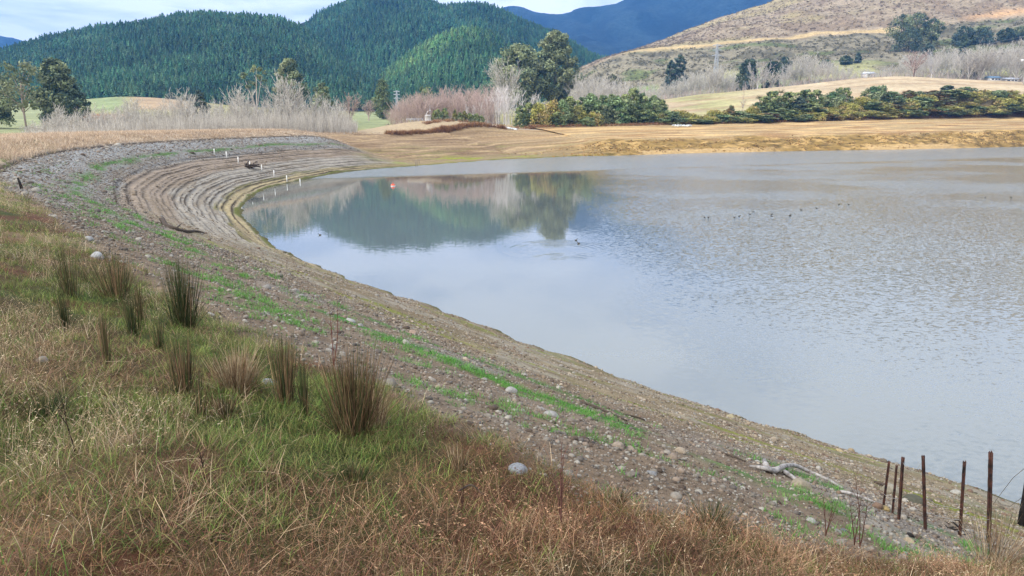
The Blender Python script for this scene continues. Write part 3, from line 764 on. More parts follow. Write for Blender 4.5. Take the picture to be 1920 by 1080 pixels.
# breeze reaches the open water; the bay under the dam stays calm
open_ = M('MULTIPLY', MR(M('SUBTRACT', X_, M('MULTIPLY', M('SUBTRACT', Y_, 60.0), 0.09)), 4.5, 17.0, 0.0, 1.0), MR(Y_, 18.0, 58.0, 0.16, 1.0))
headw = MR(M('ADD', Y_, M('MULTIPLY', X_, -0.45)), 118.0, 124.0, 0.0, 1.0)
wind = M('MAXIMUM', M('MULTIPLY', open_, M('ADD', M('MULTIPLY', gust, 0.6), 0.4)), headw)
h2 = M('MULTIPLY', M('MULTIPLY', NZ(0.8, 1.0, 2.0, 0.7, 2), M('ADD', wind, 0.05)), 0.012)
h3 = M('MULTIPLY', NZ(1.1, 1.0, 2.4, 0.3, 2), 0.0016)
hs_ = M('ADD', h2, h3)
def rings(cx, cy, r0, lam, amp):
    dx = M('SUBTRACT', X_, cx); dy = M('SUBTRACT', Y_, cy)
    r_ = M('SQRT', M('ADD', M('MULTIPLY', dx, dx), M('MULTIPLY', dy, dy)))
    w_ = M('SINE', M('MULTIPLY', r_, 2 * math.pi / lam))
    e_ = M('MULTIPLY', MR(r_, 0.3, r0 * 0.5, 0.0, 1.0), MR(r_, r0 * 0.75, r0, 1.0, 0.0))
    return M('MULTIPLY', M('MULTIPLY', w_, M('MULTIPLY', e_, MR(NZ(0.8, 1, 1, 0, 2), 0.35, 0.6, 0.15, 1.0))), amp)
for (u, v_, r0, lam, amp) in [(1050, 468, 4.4, 0.5, 0.0022), (1480, 405, 5.5, 0.7, 0.002), (1330, 408, 4.0, 0.6, 0.002), (1590, 388, 6, 0.8, 0.002), (1840, 800, 2.2, 0.35, 0.0012), (1390, 690, 1.8, 0.3, 0.0006), (1870, 372, 6, 0.9, 0.0015)]:
    p = on_level(u, v_); hs_ = M('ADD', hs_, rings(float(p[0]), float(p[1]), r0, lam, amp))
def ripple(scale, sy, rot):
    mp = n.new('ShaderNodeMapping'); mp.inputs['Scale'].default_value = (1, sy, 1); mp.inputs['Rotation'].default_value = (0, 0, rot)
    l.new(P, mp.inputs[0]); t = n.new('ShaderNodeTexNoise'); t.inputs['Scale'].default_value = scale; t.inputs['Detail'].default_value = 2.0
    l.new(mp.outputs[0], t.inputs['Vector'])
    q = n.new('ShaderNodeVectorMath'); q.operation = 'SUBTRACT'; l.new(t.outputs['Color'], q.inputs[0]); q.inputs[1].default_value = (0.5, 0.5, 0.5)
    return q.outputs[0]
def vscale(v_, f_):
    q = n.new('ShaderNodeVectorMath'); q.operation = 'SCALE'; l.new(v_, q.inputs[0])
    if isinstance(f_, float): q.inputs['Scale'].default_value = f_
    else: l.new(f_, q.inputs['Scale'])
    return q.outputs[0]
def vadd(a, b_):
    q = n.new('ShaderNodeVectorMath'); q.operation = 'ADD'; l.new(a, q.inputs[0])
    if isinstance(b_, tuple): q.inputs[1].default_value = b_
    else: l.new(b_, q.inputs[1])
    return q.outputs[0]
amp_ = M('MULTIPLY_ADD', wind, 1.0, 0.012)
l.new(M('MULTIPLY_ADD', wind, 0.17, 0.02), b.inputs['Roughness'])
tilt_ = vadd(vscale(ripple(4.2, 1.7, 0.4), amp_), vscale(ripple(11.0, 1.4, 0.1), M('MULTIPLY', amp_, 0.7)))
flat_ = n.new('ShaderNodeVectorMath'); flat_.operation = 'MULTIPLY'; l.new(tilt_, flat_.inputs[0]); flat_.inputs[1].default_value = (1, 1, 0)
nrm_ = n.new('ShaderNodeVectorMath'); nrm_.operation = 'NORMALIZE'; l.new(vadd(flat_.outputs[0], (0.0, 0.0, 1.0)), nrm_.inputs[0])
bp = n.new('ShaderNodeBump'); bp.inputs['Strength'].default_value = 1.0; bp.inputs['Distance'].default_value = 1.0
l.new(nrm_.outputs[0], bp.inputs['Normal'])
l.new(hs_, bp.inputs['Height']); l.new(bp.outputs[0], b.inputs['Normal'])
water.data.materials.append(m)

# ------------------------------------------------------------------ haze
M_HAZE = bpy.data.materials.new('air_haze'); M_HAZE.use_nodes = True
hn, hl = M_HAZE.node_tree.nodes, M_HAZE.node_tree.links; hn.clear()
ho = hn.new('ShaderNodeOutputMaterial'); hv = hn.new('ShaderNodeVolumePrincipled')
hv.inputs['Color'].default_value = (0.12, 0.40, 1.0, 1); hv.inputs['Density'].default_value = 0.000165
hl.new(hv.outputs[0], ho.inputs['Volume'])
V, F = box(-4500, 4500, -300, 4500, -3.2, 760)
tag(mesh_np('haze', V, F, M_HAZE), kind='stuff')
# ------------------------------------------------------------------ loose stones of the dam face
def in_view(x, y, z, m=60):
    u, v, dep = project(x, y, z)
    return (dep > 0.3) & (u > -m) & (u < 1920 + m) & (v > -m) & (v < 1080 + 2 * m)
def sd_scatter(n, s0, s1, d0, d1, dens, seed):
    """random (s, d) spots kept with chance dens(s, d, x, y, r)"""
    r = np.random.default_rng(seed)
    s = r.uniform(s0, s1, n); d = r.uniform(d0, d1, n); x, y = sd_pos(s, d)
    u, v, dep = project(x, y, np.full(n, 3.0) * np.clip(d / 8, 0, 2))
    k = (dep > 0.5) & (u > -150) & (u < 2070); s, d, x, y = s[k], d[k], x[k], y[k]
    p = dens(s, d, x, y, np.hypot(x, y))
    k = r.random(len(s)) < p; s, d, x, y = s[k], d[k], x[k], y[k]
    z = z_bank(s, d, x, y); k = in_view(x, y, z)
    return s[k], d[k], x[k], y[k], z[k]
ST_S = [stone(100 + i, 1, 0.55, 0.2) for i in range(6)]
ST_M = [stone(120 + i, 2, 0.6, 0.22) for i in range(6)]
GREY = np.array([alb(146, 138, 126), alb(128, 120, 108), alb(162, 156, 144), alb(104, 97, 90), alb(142, 126, 110), alb(122, 108, 94), alb(92, 78, 66)])
BROWN = np.array([alb(150, 134, 112), alb(132, 116, 96), alb(170, 156, 136), alb(120, 98, 82), alb(156, 150, 140), alb(110, 100, 84)])
def stones(name, protos, s, d, x, y, z, size, pal, seed, sink=0.25):
    r = np.random.default_rng(seed); n = len(s)
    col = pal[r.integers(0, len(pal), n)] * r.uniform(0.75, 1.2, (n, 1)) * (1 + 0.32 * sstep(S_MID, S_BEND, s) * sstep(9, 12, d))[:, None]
    pos = np.stack([x, y, z + size * (0.5 - sink) * 0.6], 1)
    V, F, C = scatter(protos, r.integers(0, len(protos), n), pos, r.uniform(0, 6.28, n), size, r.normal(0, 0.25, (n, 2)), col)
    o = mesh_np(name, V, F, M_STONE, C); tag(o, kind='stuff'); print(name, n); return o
def size_of(n, r, seed, lo, sig):
    q = np.random.default_rng(seed)
    return np.clip(lo * np.exp(q.normal(0, sig, n)), 0.007, 0.16) * (1 + np.clip(r - 9, 0, 100) / 34)
def dens_grey(s, d, x, y, r):
    dg = d_grass(s); near = 1 - sstep(S_MID, S_BEND, s)
    up = sstep(mix(8.4, 7.0, near), mix(9.4, 9.5, near), d) * (1 - sstep(dg - 0.1, dg + 0.3, d))
    lay = 0.35 + 0.65 * sstep(0.40, 0.62, fbm(s / 3, d / 0.6, 201, 3))
    grn = 1 - 0.75 * np.exp(-((d - 10.9) / 0.5) ** 2)
    return (0.7 + 0.9 * sstep(S_R + 4, S_MID - 4, s)) * up * (0.25 + 0.75 * lay) * grn * np.clip(9.0 / np.maximum(r, 5), 0.10, 1) 
def near_far(na, nb, d0, d1, s1, dens, seed):
    a = sd_scatter(na, 6, S_MID, d0, d1, dens, seed); b = sd_scatter(nb, S_MID, s1, d0, d1, dens, seed + 1)
    return [np.concatenate(q) for q in zip(a, b)]
s, d, x, y, z = near_far(330000, 330000, 6.5, 14.6, S_C0 + 4, dens_grey, 301)
stones('gravel_grey', ST_S, s, d, x, y, z, size_of(len(s), np.hypot(x, y), 302, 0.0120, 0.55), GREY, 303)
def dens_brown(s, d, x, y, r):
    lay = 0.15 + 0.85 * sstep(0.42, 0.66, fbm(s / 4, d / 0.5, 205, 3))
    return (1 - 0.7 * bend_w(s)) * lay * (1 - 0.6 * sstep(8.5, 10.5, d)) * np.clip(12.0 / np.maximum(r, 5), 0.10, 1) * (1 - sstep(d_grass(s), d_grass(s) + .2, d))
s, d, x, y, z = near_far(420000, 260000, -0.3, 11.5, S_DEND, dens_brown, 311)
stones('gravel_brown', ST_S, s, d, x, y, z, size_of(len(s), np.hypot(x, y), 312, 0.0105, 0.55), BROWN, 313)
# bigger rubble along the top of the stone face
def dens_rub(s, d, x, y, r):
    dg = d_grass(s)
    return np.exp(-((d - dg + 0.7) / 0.8) ** 2) * (1 - sstep(dg - .1, dg + .1, d)) * np.clip(12.0 / np.maximum(r, 8), 0.2, 1) * sstep(0.35, 0.55, fbm(s / 2, d / 1, 207, 3)) * (0.25 + 0.75 * sstep(S_R + 6, S_MID + 8, s))
s, d, x, y, z = sd_scatter(26000, 6, S_C0, 8, 14.6, dens_rub, 321)
stones('rubble_edge', ST_M, s, d, x, y, z, size_of(len(s), np.hypot(x, y), 322, 0.026, 0.5), GREY[[0, 2, 1, 0, 2, 4]], 323)
# clods and rocks in the steep clay bank
def dens_clay(s, d, x, y, r): return sstep(S_C1, S_F0, s) * (1 - sstep(7, 10, d)) * sstep(0.42, 0.6, fbm(s / 5, d / 2, 208, 3))
s, d, x, y, z = sd_scatter(9000, S_C1, S_END - 30, 0.3, 10, dens_clay, 331)
stones('clay_clods', ST_S, s, d, x, y, z, np.random.default_rng(5).uniform(0.10, 0.30, len(s)), np.array([alb(206, 172, 112), alb(150, 112, 62), alb(178, 136, 78), alb(116, 90, 52)]), 333, 0.3)
# white rocks beside the spillway and at the end of the path
for (u0, u1, d0, d1, nn) in [(930, 972, 33, 36, 110), (1255, 1285, 35, 38, 60)]:
    s0, s1 = s_at(u0, d0), s_at(u1, d0)
    q = np.random.default_rng(u0); s = q.uniform(min(s0, s1) , max(s0, s1), nn); d = q.uniform(d0, d1, nn); x, y = sd_pos(s, d); z = z_bank(s, d, x, y)
    stones('white_rubble', ST_S, s, d, x, y, z, q.uniform(0.25, 0.6, nn), np.array([alb(220, 220, 214), alb(196, 196, 190)]), u0, 0.2)

# single rocks one can pick out: (u, v, width px, colour, label)
ROCKS = [(957, 734, 22, (196, 192, 184), 'pale grey half-round rock with a dark shaded side, alone on the moss stripe'),
         (657, 602, 17, (206, 204, 198), 'white rounded rock on grey gravel right above the big brown rush clump'),
         (676, 611, 11, (190, 186, 180), 'small pale stone just right of the white rounded rock on grey gravel'),
         (772, 625, 16, (196, 170, 150), 'pinkish tan flat rock lying by itself on the mid slope gravel'),
         (708, 692, 12, (170, 158, 140), 'small brown stone at the upper end of the yellow moss stripe'),
         (797, 661, 15, (150, 138, 122), 'grey brown rock beside the upper yellow moss streak'),
         (907, 712, 12, (196, 188, 176), 'little pale stone uphill of the pale grey half-round rock'),
         (1033, 781, 27, (188, 184, 178), 'long flat grey boulder among rubble in the middle of the slope'),
         (1070, 791, 17, (160, 146, 130), 'brown rock on yellow moss next to the long flat grey boulder'),
         (1015, 768, 15, (186, 180, 172), 'pale rock just uphill of the long flat grey boulder'),
         (1158, 839, 24, (194, 176, 156), 'flat tan rock on the lower moss stripe, first of a close pair'),
         (1180, 843, 18, (176, 160, 142), 'rounded tan rock touching the right of the flat tan rock'),
         (1275, 849, 22, (200, 182, 158), 'rounded cream rock with a sloping back on brown mud'),
         (970, 884, 34, (176, 180, 184), 'bluish grey block half sunk in the grass at the edge of the turf'),
         (1220, 889, 20, (168, 168, 168), 'grey oval stone in red brown soil below the cream rock'),
         (1182, 893, 22, (150, 138, 126), 'dull flat slab in red brown soil left of a grey oval stone'),
         (1370, 783, 15, (204, 190, 152), 'cream boulder right at the water edge, standing on its own'),
         (1574, 846, 14, (210, 188, 144), 'golden boulder at the water edge, first of a close pair'),
         (1597, 846, 13, (188, 166, 130), 'tan boulder at the water edge beside the golden boulder'),
         (1672, 864, 22, (206, 200, 186), 'pale boulder at the water line behind the two thin leaning posts'),
         (1669, 924, 34, (178, 170, 150), 'long pale stone behind the two thin leaning posts'),
         (1714, 943, 34, (104, 102, 84), 'dark mossy log-shaped rock behind the third steel post'),
         (1793, 926, 20, (206, 200, 186), 'triangular white rock with a black shadowed face beside the fifth steel post'),
         (1657, 955, 18, (196, 172, 120), 'yellowish rounded stone at the foot of the thinnest leaning post'),
         (1500, 912, 36, (186, 172, 146), 'pale flat slab under the silver driftwood branch'),
         (1571, 998, 16, (176, 170, 160), 'grey egg-shaped cobble lying in the green grass strip'),
         (1581, 996, 12, (128, 130, 134), 'blue grey pebble touching the grey egg-shaped cobble'),
         (1702, 1015, 18, (196, 176, 146), 'tan cobble with a dark stone behind it near the burnt wood'),
         (1706, 1006, 15, (50, 46, 44), 'black charred stone just above a tan cobble in the grass strip'),
         (1522, 979, 17, (200, 196, 188), 'whitish cobble between tufts left of the egg-shaped cobble'),
         (1697, 1040, 14, (180, 180, 178), 'rounded grey cobble in the lowest green grass patch'),
         (1420, 866, 9, (210, 206, 196), 'white pebble on the mud just above the silver driftwood'),
         (1208, 788, 8, (224, 222, 214), 'bright white pebble at the tip of the short dark stick'),
         (505, 722, 34, (190, 192, 196), 'large pale lichen-covered stone beside the thick tan grass tussock'),
         (76, 680, 26, (168, 158, 142), 'flat grey stone half buried in the turf left of the rushes'),
         (180, 482, 26, (206, 206, 204), 'large whitish stone at the grass edge behind the left rushes'),
         (165, 452, 20, (190, 190, 188), 'grey white stone at the grass edge uphill of the whitish stone'),
         (500, 540, 14, (170, 164, 156), 'grey stone uphill of the white rounded rock, in mid slope gravel'),
         (553, 546, 14, (186, 180, 172), 'pale round stone among a line of cobbles on the mid slope'),
         (565, 556, 12, (176, 170, 164), 'grey stone in a line of cobbles below the pale round stone'),
         (510, 514, 11, (184, 160, 144), 'pinkish cobble topmost in the line of mid slope cobbles'),
         (395, 590, 14, (196, 192, 184), 'pale flat stone in bright grass right of the darkest rush clump')]
ROCKM = [stone(400 + i, 3, 0.66, 0.34) for i in range(8)]
for i, (u, v, w, colr, lab) in enumerate(ROCKS):
    p, t = on_ground(u, v); size = 0.5 * w * t / FPX * 1.12
    V, F = ROCKM[i % 8]; rr = np.random.default_rng(500 + i)
    o = mesh_np('rock', V * size, F, M_STONE, np.broadcast_to(alb(*colr, 2.5), V.shape), smooth=False, loc=(p[0], p[1], p[2] + size * 0.02))
    o.rotation_euler = (rr.normal(0, .12), rr.normal(0, .12) + 0.12, rr.uniform(-0.9, 0.5)); tag(o, lab, 'rock', 'rocks on the dam face')
# further loose cobbles nothing tells apart
r = np.random.default_rng(77); k = 0
base_c = None
while k < 46:
    s = r.uniform(S_R - 2, S_BEND - 4); d = r.uniform(1, 11.5)
    x, y = sd_pos(s, d); x = float(x); y = float(y)
    if d > d_grass(s) - 0.6: continue
    z = z_ground(x, y); u, v, dep = project(x, y, z)
    if not (20 < u < 1900 and 380 < v < 1000): continue
    V, F = ST_M[k % 6]; size = r.uniform(0.028, 0.055)
    o = mesh_np('cobble', V * size, F, M_STONE, np.broadcast_to(GREY[k % 6] * r.uniform(.65, 0.95), V.shape), loc=(x, y, z + size * .02)); o.rotation_euler = (0, 0, r.uniform(0, 6))
    tag(o, 'loose grey or tan cobble lying on the gravel of the dam face', 'cobble', 'loose cobbles scattered on the dam face'); k += 1

# ------------------------------------------------------------------ grass
def tuft(seed, n, h, spread, lean, w, curl=0.5, segs=3, cols=((1, 1, 1),), flat=0.0, seedhead=0):
    r = np.random.default_rng(seed); V = []; F = []; C = []
    for i in range(n):
        a = r.uniform(0, 6.28); b = r.uniform(0, 6.28); rad = spread * r.random() ** 0.7
        p = np.array([math.cos(b) * rad, math.sin(b) * rad, -0.02]); hh = h * r.uniform(0.55, 1.1)
        el = math.pi / 2 - abs(r.normal(lean, 0.25)) - flat; el = max(el, 0.03)
        side = np.array([-math.sin(a), math.cos(a), 0]) * w * r.uniform(.7, 1.2); col = np.array(cols[r.integers(len(cols))]) * r.uniform(0.8, 1.2)
        k = len(V)
        for j in range(segs + 1):
            f = j / segs
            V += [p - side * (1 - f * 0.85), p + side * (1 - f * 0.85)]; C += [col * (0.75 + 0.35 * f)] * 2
            dirv = np.array([math.cos(a) * math.cos(el), math.sin(a) * math.cos(el), math.sin(el)])
            p = p + dirv * hh / segs; el -= curl * r.uniform(0.4, 1.2) / segs
        for j in range(segs):
            q = k + 2 * j; F += [(q, q + 1, q + 3), (q, q + 3, q + 2)]
        if seedhead:
            k = len(V); q = p - dirv * hh / segs
            for z_ in range(seedhead):
                o = q + dirv * 0.018 * z_ + r.normal(0, 0.002, 3); V += [o, o + r.normal(0, .0025, 3) + [0, 0, .003], o + dirv * .016 + r.normal(0, .001, 3)]; C += [col * 1.05] * 3
                F.append((k, k + 1, k + 2)); k += 3
    return np.array(V), np.array(F), np.array(C)
GR = [alb(98, 128, 60, 1.0), alb(78, 106, 48, 1.0), alb(126, 138, 70, 1.0), alb(150, 146, 90, 1.0), alb(110, 112, 62, 1.0)]
TAN = [alb(190, 168, 136, 1.0), alb(170, 146, 114, 1.0), alb(152, 126, 98, 1.0), alb(206, 188, 158, 1.0)]
RED = [alb(160, 120, 98, 1.0), alb(134, 98, 78, 1.0), alb(182, 150, 122, 1.0), alb(112, 82, 66, 1.0)]
T_GREEN = [tuft(600 + i, 18, 0.13, 0.09, 0.45, 0.0026, 1.1, 3, GR) for i in range(4)]
T_DRY = [tuft(610 + i, 13, 0.21, 0.08, 0.45, 0.0013, 0.8, 3, TAN, 0, 2) for i in range(4)]
T_MAT = [tuft(620 + i, 20, 0.17, 0.16, 1.0, 0.0017, 0.5, 2, [TAN[1], TAN[2], TAN[0], RED[1], RED[3], alb(120, 104, 70, 1.0)], 0.15) for i in range(4)]
T_RED = [tuft(630 + i, 16, 0.14, 0.10, 0.55, 0.0016, 0.8, 3, RED + TAN[1:3], 0, 2) for i in range(4)]
T_LAWN = [tuft(640 + i, 22, 0.085, 0.10, 0.5, 0.003, 0.9, 2, [alb(84, 138, 56, 1.0), alb(70, 116, 48, 1.0), alb(108, 152, 72, 1.0)]) for i in range(4)]
T_FAR = [tuft(650 + i, 16, 0.40, 0.22, 0.35, 0.008, 0.6, 2, [alb(204, 184, 158, 1.0), alb(184, 162, 136, 1.0), alb(170, 146, 122, 1.0)]) for i in range(4)]
def grass(name, protos, pts, hs, seed, wide=0.0, tint=None):
    s, d, x, y, z = pts; n = len(s); r = np.random.default_rng(seed)
    rr = np.hypot(x, y); f = 1 + np.clip(rr - 9, 0, 60) / 16           # further tufts are fewer, with broader blades
    sc = hs * r.uniform(0.7, 1.25, n)
    scl = np.stack([sc * np.minimum(f, 3), sc * np.minimum(f, 3), sc * (1 + 0.03 * np.clip(rr - 9, 0, 20))], 1)
    col = np.ones((n, 3)) * r.uniform(0.75, 1.2, (n, 1))
    if tint is not None: col = col * tint(x, y)
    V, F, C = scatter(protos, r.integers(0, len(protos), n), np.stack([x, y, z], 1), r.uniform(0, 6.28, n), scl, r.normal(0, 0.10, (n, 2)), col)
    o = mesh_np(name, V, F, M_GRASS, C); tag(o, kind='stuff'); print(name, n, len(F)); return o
def turf(s, d): return sstep(-0.3, 0.2, d - d_grass(s) + (fbm(s / 1.2, d / 1.2, 211, 3) - .5) * 1.4)
def fall(r, k=6.0, lo=0.03): return np.clip((k / np.maximum(r, k)) ** 1.7, lo, 1)
_rb = [on_ground(u, v)[0] for u, v in [(-200, 1110), (0, 1080), (300, 1035), (640, 930), (860, 890), (1200, 955), (1500, 1000), (1800, 1045), (2000, 1060)]]
_ra = np.array([q[0] / q[1] for q in _rb]); _rr = np.array([math.hypot(q[0], q[1]) for q in _rb])
def patch_red(x, y):
    rb = np.interp(x / np.maximum(y, 0.3), _ra, _rr)
    return 1 - sstep(-0.16, 0.12, np.hypot(x, y) / rb - 1 + (fbm(x / 0.9, y / 0.9, 213, 3) - .5) * 0.5)   # reddish dead grass at the photographer's feet
def patch_green(x, y): return sstep(0.47, 0.60, fbm(x / 1.7, y / 1.7, 61, 3) + 0.05 * sstep(2, -4, x))
N0 = 250000
s, d, x, y, z = P_ = sd_scatter(N0, 2, S_MID + 42, 6.8, 24, lambda s, d, x, y, r: turf(s, d) * fall(r) * (0.35 + 0.65 * patch_green(x, y)) * (1 - 0.85 * patch_red(x, y)), 601)
grass('grass_green', T_GREEN, P_, 1.0, 602)
P_ = sd_scatter(N0, 2, S_MID + 42, 6.8, 24, lambda s, d, x, y, r: 0.46 * turf(s, d) * fall(r, 7) * sstep(0.44, 0.62, fbm(x / 1.3 + 9, y / 1.3, 215, 4)) * (1 - 0.6 * patch_red(x, y)), 603)
grass('grass_dry', T_DRY, P_, 1.0, 604)
P_ = sd_scatter(N0, 2, S_MID + 42, 6.8, 24, lambda s, d, x, y, r: 0.6 * turf(s, d) * fall(r, 6) * (0.15 + 0.85 * sstep(0.45, 0.6, fbm(x / 1.1, y / 1.1 + 7, 217, 3))), 605)
grass('grass_thatch', T_MAT, P_, 1.0, 606, tint=lambda x, y: 1 - patch_red(x, y)[:, None] * np.array([.02, .12, .18]))
P_ = sd_scatter(N0, 2, S_MID, 6.8, 24, lambda s, d, x, y, r: 0.8 * turf(s, d) * fall(r, 7) * patch_red(x, y) * (0.3 + 0.7 * sstep(0.4, 0.55, fbm(x / 0.6, y / 0.6, 223, 3))), 607)
grass('grass_reddish', T_RED, P_, 1.0, 608, tint=lambda x, y: np.array([1.0, .95, .90]) * (1 - .38 * sstep(0.42, 0.6, fbm(x / 0.9 + 5, y / 0.9, 227, 3)))[:, None])
# the trodden mat of dead and living blades right at the photographer's feet
T_FILL = [tuft(670 + i, 13, 0.11, 0.10, 0.95, 0.0017, 0.5, 2, [alb(132, 106, 80, 1.0), alb(108, 82, 62, 1.0), alb(92, 92, 52, 1.0), alb(150, 124, 94, 1.0), alb(84, 100, 50, 1.0)], 0.1) for i in range(4)]
s_c = xy_sd(0, 0)[0]
P_ = sd_scatter(105000, s_c - 10, s_c + 16, 8.5, 18, lambda s, d, x, y, r: turf(s, d) * fall(r, 5.0), 621)
def mat_tint(x, y):              # dead reddish patches and living olive ones
    a = patch_red(x, y)[:, None]; g = (patch_green(x, y) * (1 - patch_red(x, y)))[:, None]; q = sstep(0.42, 0.6, fbm(x / 0.7, y / 0.7, 225, 3))[:, None]
    return (1 - a) * ((1 - g) * np.array([1.0, .92, .85]) + g * np.array([.72, 1.0, .62])) * (1 - .25 * q) + a * np.array([1.08, .86, .75]) * (1 - .40 * q)
grass('grass_mat', T_FILL, P_, 1.0, 622, tint=mat_tint)
def dens_lawn(s, d, x, y, r):
    near = 1 - sstep(S_MID + 4, S_BEND, s); dg = d_grass(s)
    w = np.exp(-((d - np.minimum(dg - 0.75, 10.9)) / 0.40) ** 2) + 0.8 * np.exp(-((d - np.minimum(dg - 2.6, 9.4)) / 0.20) ** 2) * near + 0.5 * np.exp(-((d - dg + 1.6) / 0.8) ** 2) * near
    return np.clip(w, 0, 1) * sstep(0.46, 0.57, fbm(s / 1.5, d / 0.6, 219, 4)) * fall(r, 12, 0.12)
P_ = sd_scatter(230000, 4, S_DEND, 4, 14.4, dens_lawn, 609)
grass('grass_short', T_LAWN, P_, 1.0, 610)
# tan grass along the crest and on the knoll, out to the head of the lake
P_ = sd_scatter(60000, S_MID + 20, S_C1 + 30, 14.2, 50, lambda s, d, x, y, r: np.where(s < S_C0 + 6, sstep(14.3, 14.7, d) * (1 - sstep(26, 30, d)), sstep(33, 35, d) * (1 - sstep(S_C1 - 16, S_C1 - 8, s))) * 0.55, 611)
grass('grass_crest', T_FAR, P_, 0.62, 612)
# brown sedge skirt under the knoll, and scrubby dead grass over the far bank
TB = [tuft(660 + i, 24, 0.8, 0.35, 0.3, 0.02, 0.7, 2, [alb(150, 112, 78, 1.0), alb(120, 86, 60, 1.0), alb(176, 138, 96, 1.0)]) for i in range(3)]
s_a, s_b = s_at(735, 33), s_at(948, 33)
P_ = sd_scatter(9000, s_a, s_b, 30.5, 35, lambda s, d, x, y, r: np.exp(-((d - 32.8 - 1.2 * (fbm(s / 6, 0 * s, 9, 2) - .5)) / 0.7) ** 2) * 0.5, 613)
s, d, x, y, z = P_; rq = np.random.default_rng(3)
V, F, C = scatter(TB, rq.integers(0, 3, len(s)), np.stack([x, y, z], 1), rq.uniform(0, 6, len(s)), rq.uniform(0.8, 1.7, len(s)))
tag(mesh_np('sedge_grass', V, F, M_GRASS, C), kind='stuff')
P_ = sd_scatter(16000, S_C1 + 6, S_END - 20, 39, 45, lambda s, d, x, y, r: np.exp(-((d - 40.8) / 1.1) ** 2) * 0.7, 615)
s, d, x, y, z = P_
V, F, C = scatter(TB, rq.integers(0, 3, len(s)), np.stack([x, y, z], 1), rq.uniform(0, 6, len(s)), rq.uniform(0.6, 1.3, len(s)), col=np.ones((len(s), 3)) * np.array([1.15, 1.15, 1.2]))
tag(mesh_np('bank_grass', V, F, M_GRASS, C), kind='stuff')

# ------------------------------------------------------------------ rush clumps, each a thing of its own
G_DK = [alb(60, 76, 44, 1.0), alb(44, 58, 36, 1.0), alb(78, 90, 52, 1.0), alb(104, 96, 64, 1.0)]
G_BR = [alb(146, 116, 88, 1.0), alb(116, 92, 70, 1.0), alb(172, 142, 110, 1.0), alb(98, 78, 60, 1.0), alb(110, 108, 70, 1.0)]
def rush(u, v, vtop, wpx, ng, nb, lab, seed, dry=False):
    p, t = on_ground(u, v); dep = t
    H = (v - vtop) * dep / FPX * 1.08; W = wpx * dep / FPX
    t_ = empty('rush_clump', p - np.array([0, 0, 0.02])); tag(t_, lab, 'rush', 'rush clumps on the grassy bank')
    qs = np.random.default_rng(seed + 7); SUB = [np.array([qs.normal(0, .24) * W, qs.normal(0, .24) * W, 0]) for _ in range(6)]
    def blades(n, pal, nm, sd, hf):
        r = np.random.default_rng(sd); V = []; F = []; C = []
        A, B, R0, R1, CC = [], [], [], [], []
        for i in range(n):
            a = r.uniform(0, 6.28); rad = 0.30 * W * r.random() ** 0.6
            q = np.array([math.cos(a) * rad, math.sin(a) * rad, 0.0]) * 0.5 + SUB[r.integers(len(SUB))] * 0.5; rad = math.hypot(q[0], q[1]); a = math.atan2(q[1], q[0])
            h = H * hf * (r.uniform(0.45, 1.0) if r.random() < .6 else r.uniform(0.8, 1.05))
            out = (rad / (0.30 * W + 1e-6)) * 0.5 * W * 0.80 + r.normal(0, 0.09 * W)
            b_ = a + r.normal(0, 0.5); tip = q + np.array([math.cos(b_) * out, math.sin(b_) * out, h])
            if r.random() < (0.3 if dry else 0.16): tip[2] *= r.uniform(.35, .8); tip[:2] = tip[:2] * 1.6 + r.normal(0, .15 * W, 2)
            m1 = q * 0.66 + tip * 0.34 + np.array([0, 0, 0.06 * h]); m2 = q * 0.33 + tip * 0.67 + np.array([0, 0, 0.05 * h])
            w = r.uniform(0.0013, 0.0023) * (0.75 + dep / 30); c_ = pal[r.integers(len(pal))] * r.uniform(.75, 1.2)
            for p0, p1, w0, w1 in ((q, m1, w, w), (m1, m2, w, w * .8), (m2, tip, w * .8, w * .25)):
                A.append(p0); B.append(p1); R0.append(w0); R1.append(w1); CC.append(c_)
        V, F = tubes(A, B, R0, R1, 3); C = np.repeat(np.array(CC), 6, 0)
        return mesh_np(nm, V, F, M_GRASS, C, t_)
    ng = int(ng * .66); nb = int(nb * .7) if not dry else nb
    if ng: blades(ng, G_DK, 'green_stems', seed, 1.0)
    if nb: blades(nb, G_BR if not dry else TAN + G_BR[:2], 'dead_stems', seed + 50, 0.92)
RUSH = [(133, 556, 455, 44, 150, 60, 'tall slim green and brown rush clump at the upper left of the group'),
        (127, 622, 540, 26, 130, 15, 'small dark green rush clump just below the tall slim one'),
        (163, 530, 494, 16, 30, 20, 'tiny thin rush tuft right of the tall slim clump'),
        (221, 560, 470, 66, 200, 190, 'broad dense rush clump with brown tips, third from the left edge'),
        (251, 634, 545, 28, 150, 30, 'narrow dark rush clump below the broad brown tipped one'),
        (263, 600, 522, 24, 50, 90, 'narrow brown rush clump close behind the narrow dark one'),
        (345, 612, 484, 66, 420, 70, 'largest dark green rush clump, standing on the stones'),
        (198, 682, 572, 20, 30, 80, 'thin leaning brown rush tuft alone in the turf'),
        (298, 654, 592, 24, 60, 40, 'short sparse rush tuft left below the darkest clump'),
        (345, 742, 612, 40, 90, 130, 'tall slender green and tan rush clump below the darkest clump'),
        (536, 762, 618, 48, 130, 150, 'medium rush clump of green and brown stems beside the pale lichen stone'),
        (572, 780, 660, 34, 80, 20, 'thin green rush spray between the medium clump and the big brown one'),
        (662, 812, 632, 140, 170, 620, 'biggest rush clump, bushy and mostly brown, at the centre of the slope edge'),
        (372, 786, 690, 34, 50, 30, 'sparse dark rush stems in front of the dried tussock')]
for i, a in enumerate(RUSH): rush(*a, 700 + i * 3)
